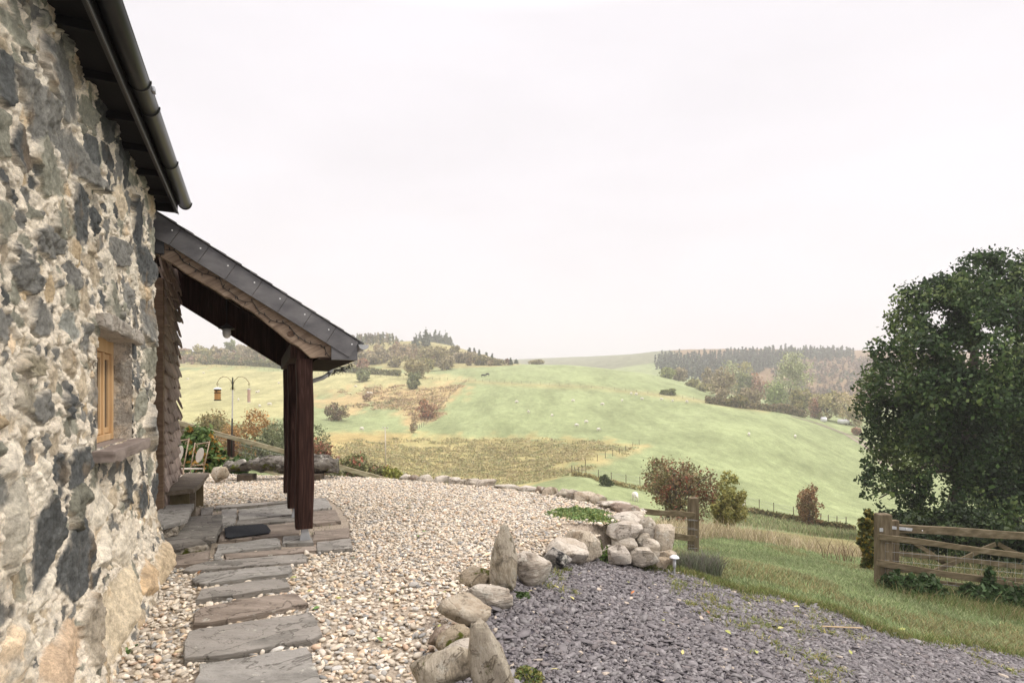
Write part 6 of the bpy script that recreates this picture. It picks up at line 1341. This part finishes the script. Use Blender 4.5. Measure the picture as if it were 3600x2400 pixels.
LB = {'big': ('white sheep grazing in the big green field, ', ' sheep from the left'), 'left': ('white sheep in the pale field seen past the porch, ', ' sheep from the left'), 'near': ('white sheep on the near bank, ', ' of the three from the left')}
for i, (g, (px, py)) in enumerate(SH):
    d = dist_at(px, py+4, 35 if g == 'near' else 95, 130 if g == 'near' else 320); b = onground(px, d); k = cnt.get(g, 0); cnt[g] = k+1; lab = LB[g][0]+ORD[k]+LB[g][1]
    gp = {'big': 'sheep in the big green field', 'left': 'sheep in the pale left field', 'near': 'sheep on the near bank'}[g]
    if proto is None:
        proto = single('sheep', animal('sheep'), WOOL, lab, 'sheep', gp, smooth=True, base=(0, 0, 0)); proto.location = tuple(b); proto.rotation_euler[2] = .4; proto.scale = (1.15,)*3
    else: copy_thing(proto, b, random.uniform(0, 6.28), 1.15*random.uniform(.9, 1.08), lab, gp)
cow = None
for px, py, a in ((1699, 1322, .3), (1714, 1318, 2.6)):
    d = ROW(px, py+3, 200, 330); b = onground(px, d)
    if cow is None: cow = single('cow', animal('cow'), COWC, 'black cow at the field fence, left of the pair', 'cow', 'black cows', smooth=True, base=(0, 0, 0)); cow.location = tuple(b); cow.rotation_euler[2] = a
    else: copy_thing(cow, b, a, 1, 'black cow at the field fence, right of the pair', 'black cows')
# ------------------------------------------------------------------ grass and small growth near the camera
LAWN = DRIVE  # lawn lies to the right of and beyond the drive
def lawn_pts(n, r, xlo, xhi, ylo, yhi):
    Q = np.column_stack((r.uniform(xlo, xhi, n), r.uniform(ylo, yhi, n))); ok = ~inpoly(Q, DRIVE) & ~inpoly(Q, TERR); px = 1800+Q[:, 0]/Q[:, 1]*F; Q = Q[ok & (px > 2150) & (px < 3900)]
    return np.column_stack((Q, ground(Q[:, 0], Q[:, 1])-.01))
r = np.random.default_rng(12); qn = .2 if globals().get('QUICK') else 1
P = lawn_pts(int(330000*qn), r, 1.5, 13, 4.5, 17); P = P[r.random(len(P)) < np.clip(1.5-P[:, 1]/14, .25, 1)]
pt_ = fbm(P*np.array((.7, .7, 0)), 3, 5); h = (.042+.03*r.random(len(P))+.03*np.clip(pt_, 0, 1))*(1+P[:, 1]/30)
c = gcols(len(P), [(.20, .27, .115), (.235, .30, .135), (.275, .325, .155), (.31, .335, .175)], r); dry = (pt_ > .22) & (r.random(len(P)) < .5); c[dry] = gcols(dry.sum(), [(.30, .25, .12), (.24, .215, .10)], r)
o = blades('lawn_grass', P, h, .0065*(1+P[:, 1]/12), .5+.3*r.random(len(P)), c, r, 'short green lawn grass between the slate drive and the gate', 'grass')
# grass invading the slate edge and the drive
E_ = np.array([p[:2] for p in _right]); t = r.uniform(0, len(E_)-1.001, int(9000*qn)); i = t.astype(int); f = (t-i)[:, None]; Q = E_[i]*(1-f)+E_[i+1]*f+r.normal(0, .09, (len(t), 2)); P = np.column_stack((Q, planez(Q[:, 0], Q[:, 1])-.005))
blades('edge_grass', P, .03+.06*r.random(len(P)), np.full(len(P), .007), .4+.6*r.random(len(P)), gcols(len(P), [(.12, .17, .045), (.17, .20, .06), (.26, .23, .10)], r), r, 'ragged grass creeping over the edge of the slate drive', 'grass')
cc_ = sample(DRIVE, 2600, r, lambda x, y: drivez(x, y)); k = fbm(cc_*np.array((.8, .8, 0)), 3, 9); cc_ = cc_[(k > .02) & (r.random(len(cc_)) < .9)]
kk = r.integers(6, 46, len(cc_)); Q = np.repeat(cc_, kk, 0)+r.normal(0, 1, (kk.sum(), 3))*np.repeat(r.uniform(.012, .07, len(cc_)), kk)[:, None]*np.array((1, 1, 0)); Q[:, 2] = drivez(Q[:, 0], Q[:, 1])+.004; Q = Q[inpoly(Q, DRIVE)]
blades('weeds', Q, .022+.05*r.random(len(Q)), np.full(len(Q), .008), .6+.6*r.random(len(Q)), gcols(len(Q), [(.25, .25, .07), (.32, .28, .10), (.16, .21, .07), (.22, .25, .09)], r), r, 'yellowish weeds and moss sprouting through the slate', 'weeds')
Q = sample(TERR, int(16000*qn), r, lambda x, y: terrz(x, y)+.01); px_ = 1800+Q[:, 0]/Q[:, 1]*F; k = fbm(Q*np.array((1.3, 1.3, 0)), 3, 19); Q = Q[((k > .05) & (Q[:, 1] > 7.8) & (px_ > 690) & (px_ < 1000)) | (k > .42)]
blades('gravel_weeds', Q, .015+.03*r.random(len(Q)), np.full(len(Q), .006), .6+.5*r.random(len(Q)), gcols(len(Q), [(.11, .16, .05), (.16, .19, .06)], r), r, 'thin green weeds growing through the gravel behind the porch', 'weeds')
# pale dead grass on the bank
def strip(poly, dlo, dhi, n, h, cols, name, label, wd=.012, lean=.35):
    P = []; xs = r.uniform(min(p[0] for p in poly), max(p[0] for p in poly), n*3); ys = r.uniform(min(p[1] for p in poly), max(p[1] for p in poly), n*3)
    q_ = np.column_stack((xs, ys)); q_ = q_[inpoly(q_, poly)][:n]; gx = np.linspace(q_[:, 0].min(), q_[:, 0].max(), 24); tab = []
    ds = np.geomspace(dlo, dhi, 70)
    for g in gx: x = (g-1800)/F*ds; tab.append(1400-(ground(x, ds)-EYE)/ds*F)
    tab = np.array(tab); ix = np.clip(np.searchsorted(gx, q_[:, 0]), 0, 23); D = ds[np.argmin(np.abs(tab[ix]-q_[:, 1:2]), axis=1)]*np.exp(r.normal(0, .02, len(q_)))
    x = (q_[:, 0]-1800)/F*D; P = np.column_stack((x, D, ground(x, D)-.03))
    return blades(name, P, h*np.exp(r.normal(0, .3, len(P))), np.full(len(P), wd)*D/12, lean+.3*r.random(len(P)), gcols(len(P), cols, r), r, label, 'grass')
strip([(2290, 1850), (2420, 1850), (2560, 1872), (2700, 1897), (2900, 1938), (3090, 1958), (3090, 1972), (2900, 1955), (2700, 1918), (2540, 1898), (2420, 1905), (2300, 1900)], 9.5, 30, int(9000*qn), .34, [(.46, .385, .25), (.54, .46, .32), (.40, .32, .20), (.30, .28, .14)], 'dead_grass', 'tall bleached dead grass along the top of the bank')
strip([(3150, 1960), (3620, 1960), (3620, 2090), (3150, 2030)], 9.9, 22, int(3000*qn), .36, [(.25, .20, .11), (.12, .13, .05), (.07, .10, .035)], 'rough_grass', 'rough dry grass behind the gate bars')
strip([(3100, 2040), (3620, 2110), (3620, 2200), (3200, 2110), (3060, 2070)], 8, 11, int(7000*qn), .16, [(.10, .15, .045), (.15, .19, .06), (.30, .25, .13)], 'verge_grass', 'longer green grass at the foot of the gate fence', .009)
strip([(2440, 1800), (2640, 1800), (3000, 1865), (3080, 1920), (2760, 1868), (2520, 1840)], 28, 90, int(6000*qn), .30, [(.20, .245, .11), (.235, .27, .13), (.31, .28, .16)], 'bank_grass', 'coarse grass on the shaded bank below the dead grass', .016, .3)
def tussocks(poly, dlo, dhi, n, per, rad, h, leaf, cols, name, label, seed):
    rr = np.random.default_rng(seed); q_ = np.column_stack((rr.uniform(min(p[0] for p in poly), max(p[0] for p in poly), n*4), rr.uniform(min(p[1] for p in poly), max(p[1] for p in poly), n*4)))
    q_ = q_[inpoly(q_+np.column_stack((fbm(np.column_stack((q_*.02, q_[:, 0]*0)), 3, 4)*60, fbm(np.column_stack((q_*.02, q_[:, 0]*0)), 3, 6)*30)), poly)]; C = np.array([onground(px, dist_at(px, py, dlo, dhi)) for px, py in q_[:n]]); C = C[fbm(C*np.array((.035, .035, 0)), 3, seed) > .02]
    k = len(C); a = rr.uniform(0, 6.283, (k, per)); rd = rad*np.sqrt(rr.random((k, per)))*rr.uniform(.5, 1.6, (k, 1)); P = np.stack((C[:, :1]+rd*np.cos(a)*1.5, C[:, 1:2]+rd*np.sin(a), np.zeros((k, per))), 2).reshape(-1, 3)
    P[:, 2] = ground(P[:, 0], P[:, 1])+h*rr.random(len(P))**1.4; V, Fs = leaf_quads(P, leaf, rr, None, 2.0)
    cc = np.repeat(gcols(k, cols, rr, .14), per, 0)*np.exp(rr.normal(0, .12, (k*per, 1))); o = put(name, V, Fs, leafmat(), col=np.repeat(cc, 4, 0)); o['kind'] = 'stuff'; return props(o, label, 'rushes' if name == 'rushes' else 'bracken')
tussocks([(1180, 1580), (1430, 1540), (1700, 1542), (2250, 1560), (2080, 1620), (1995, 1660), (2010, 1715), (1500, 1735), (1200, 1680)], 40, 170, int(3600*qn), 14, .8, .32, .19, [(.40, .345, .185), (.34, .315, .16), (.44, .37, .21), (.32, .325, .165)], 'rushes', 'tan rushes covering the wet meadow in the valley', 71)
tussocks([(1120, 1390), (1640, 1338), (1565, 1430), (1500, 1485), (1440, 1475), (1420, 1435), (1240, 1440)], 100, 290, int(700*qn), 12, 1.4, .35, .38, [(.42, .315, .195), (.38, .29, .175), (.44, .33, .20), (.33, .30, .155)], 'bracken', 'brown bracken on the slope beside the hillside fence', 72)
# small plants
def clump(name, label, cat, base, rx, ry, h, n, leaf, cols, seed, stretch=1.6):
    t = thing(name, label, cat, base); rr = np.random.default_rng(seed); a = rr.uniform(0, 2*math.pi, n); q_ = np.sqrt(rr.random(n)); x, y = rx*q_*np.cos(a), ry*q_*np.sin(a)
    z = h*(1-q_**2*.8)*rr.random(n)**.6*(1+.5*vnoise(np.column_stack((x*8, y*8, 0*x)), seed)); P = np.column_stack((x, y, z))+np.array(base)
    V, Fs = leaf_quads(P, leaf, rr, None, stretch); put('foliage', V, Fs, leafmat(), t, col=np.repeat(gcols(n, cols, rr), 4, 0)); return t
b = G(2035, 1812, 0); clump('ground_cover_plant', 'low bright green creeping plant spreading over the gravel', 'plant', b, .47, .42, .085, 5200, .019, [(.17, .26, .09), (.23, .31, .12), (.30, .33, .12), (.14, .21, .08)], 81)
b = G(2105, 1830, 0); clump('ground_cover_plant', 'lower end of the creeping plant nearest the dry-stone corner', 'plant', b, .24, .22, .06, 1800, .018, [(.12, .19, .055), (.17, .24, .08), (.24, .27, .08)], 82)
b = W(2452, 2020, 7.6); b[2] = planez(b[0], b[1])
lv_ = thing('lavender_bush', 'grey green lavender clump beside the garden light', 'plant', b); n = 1500; rr = np.random.default_rng(5); a = rr.uniform(0, 6.283, n); q_ = np.sqrt(rr.random(n))*.24; P = np.column_stack((b[0]+q_*np.cos(a)*1.3, b[1]+q_*np.sin(a), np.full(n, b[2]-.05)))
blades('stems', P, .20+.14*rr.random(n), np.full(n, .007), .2+.6*rr.random(n), gcols(n, [(.16, .18, .12), (.20, .22, .15), (.12, .14, .08), (.20, .17, .16)], rr), rr, parent=lv_)
def weed(label, px, py, plane, rad, h, n, leaf, cols, seed, name='weed', cat='plant'):
    b = GP(px, py) if plane else G(px, py, 0); return clump(name, label, cat, b, rad, rad, h, n, leaf, cols, seed)
weed('leafy green weed growing between the edging boulders', 2135, 1972, True, .12, .14, 260, .035, [(.09, .16, .04), (.14, .21, .06)], 83)
weed('dark green mossy sedum tuft at the foot of the tall standing stone', 1828, 2098, True, .085, .05, 420, .014, [(.05, .085, .025), (.08, .12, .04)], 84)
weed('mossy tuft of green and gold weeds beside the leaning standing stone', 1850, 2385, True, .11, .05, 500, .014, [(.10, .14, .04), (.2, .19, .06)], 85)
weed('small green seedling on the gravel by the cottage wall', 425, 2295, False, .07, .03, 22, .05, [(.13, .22, .07), (.16, .26, .09)], 86)
for i, (px, py, rad, h) in enumerate(((3160, 2050, .38, .32), (3260, 2075, .34, .30), (3420, 2090, .36, .28), (3560, 2060, .45, .42), (3590, 2120, .40, .30), (3480, 2050, .22, .45))):
    d = gd-.35+(px-3100)*.0011; b = W(px, py, d); b[2] = min(b[2], GZ(b[0], b[1])+.02)
    clump('nettle_clump', 'green nettles under the gate fence, '+ORD[i]+' clump from the gate post', 'plant', b, rad, rad*.6, h, 700, .055, [(.045, .085, .03), (.07, .12, .045), (.05, .075, .03)], 90+i)['group'] = 'nettles along the gate fence'
b = onground(2960, 14); dk = thing('dock_stems', 'dry brown dock stems standing in the dead grass', 'plant', b); rr = np.random.default_rng(2); n = 40; P = b+np.column_stack((rr.normal(0, .35, n), rr.normal(0, .2, n), np.zeros(n)-.03))
blades('stems', P, .35+.4*rr.random(n), np.full(n, .016), .3+.3*rr.random(n), gcols(n, [(.14, .08, .05), (.2, .13, .08)], rr), rr, parent=dk)
# fallen leaves
def leafmesh():
    t = np.linspace(0, 1, 7); w_ = .20*np.sin(math.pi*t**.8); V = []
    for i in range(7): V += [(t[i]-.5, -w_[i], .05*math.sin(t[i]*4)+.06*abs(w_[i])), (t[i]-.5, 0, .05*math.sin(t[i]*4)), (t[i]-.5, w_[i], .05*math.sin(t[i]*4)+.08*abs(w_[i]))]
    Fs = [(i*3+k, i*3+k+3, i*3+k+4, i*3+k+1) for i in range(6) for k in (0, 1)]; return np.array(V), Fs
LV, LF = leafmesh(); lcols = {'yellow green': (.34, .36, .11), 'fresh green': (.12, .22, .06), 'pale yellow': (.50, .45, .18), 'brown': (.26, .13, .06), 'orange': (.46, .17, .06)}
_lf = [('g', 1030, 2028, 'yellow green'), ('g', 1112, 2135, 'fresh green'), ('g', 1240, 1960, 'fresh green'), ('g', 1090, 2075, 'pale yellow'), ('g', 1492, 1866, 'fresh green'), ('g', 1545, 2200, 'yellow green'), ('g', 1190, 2100, 'yellow green'), ('g', 1335, 2245, 'fresh green'), ('g', 1560, 2080, 'yellow green'), ('g', 1600, 2120, 'yellow green'), ('g', 1470, 1882, 'fresh green'), ('g', 420, 2318, 'brown'), ('g', 625, 2290, 'pale yellow'), ('g', 700, 2010, 'brown'),
       ('s', 1955, 2060, 'pale yellow'), ('s', 1870, 2075, 'pale yellow'), ('s', 1982, 2102, 'yellow green'), ('s', 2012, 2100, 'pale yellow'), ('s', 2210, 2045, 'yellow green'), ('s', 2225, 2080, 'orange'), ('s', 2340, 2152, 'pale yellow'), ('s', 2330, 2178, 'yellow green'), ('s', 2660, 2110, 'yellow green'), ('s', 2745, 2205, 'pale yellow'), ('s', 2660, 2290, 'yellow green'), ('s', 2490, 2150, 'brown'), ('s', 2990, 2290, 'yellow green'), ('s', 2560, 2220, 'yellow green'), ('s', 1950, 2350, 'pale yellow'), ('s', 3550, 2350, 'yellow green'), ('s', 3170, 2210, 'yellow green'), ('s', 2860, 2380, 'brown'), ('s', 2400, 2290, 'pale yellow'), ('s', 2800, 2130, 'pale yellow')]
_seen = {}
for i, (g, px, py, cn) in enumerate(_lf):
    b = (G(px, py, .045) if g == 'g' else GP(px, py, .03)); k = .055+.025*random.random(); V = rotz(LV*k, random.uniform(0, 6.28))
    V[:, 2] += (V[:, 0]*random.uniform(-.3, .3)+V[:, 1]*random.uniform(-.3, .3)); o = put('fallen_leaf', V+b, LF, mat('dry_leaf_'+cn.replace(' ', '_'), [tuple(c*.8 for c in lcols[cn]), tuple(c*1.15 for c in lcols[cn])], (40, 40, 40), 4, .7, 0), base=b, smooth=True)
    key = (g, cn); props(o, cn+' fallen leaf lying on the '+('pale gravel' if g == 'g' else 'purple slate chippings'), 'leaf', cn+' leaves fallen on the '+('gravel' if g == 'g' else 'slate'))
st = MB().tube([GP(2890, 2200, .035), GP(2960, 2203, .04), GP(3030, 2206, .035)], .007, 6); single('stick', st, mat('dry_stick', [(.42, .30, .17), (.52, .40, .25)], (30, 30, 30), 4, .8, .1), 'thin dry tan stick lying on the slate drive', 'stick')
# bark of light air in the valley
mh, t_, b_ = newmat('haze'); t_.nodes.remove(b_); pv_ = t_.nodes.new('ShaderNodeVolumePrincipled'); pv_.inputs['Color'].default_value = (.86, .853, .868, 1); pv_.inputs['Density'].default_value = .00064; pv_.inputs['Anisotropy'].default_value = 0.2
t_.links.new(pv_.outputs[0], t_.nodes['Material Output'].inputs['Volume'])
zlo, zhi = float(_tv[:, 2].min())-1.0, float(_tv[:, 2].max())+30
xm = float(np.abs(_tv[:, 0]).max())+20
hz = MB().prism([(-xm, -30, zlo), (xm, -30, zlo), (xm, 3060, zlo), (-xm, 3060, zlo)], (0, 0, zhi-zlo)).put('haze', mh, base=(0, 0, 0)); hz['kind'] = 'stuff'; hz['label'] = 'thin pale haze filling the valley air'
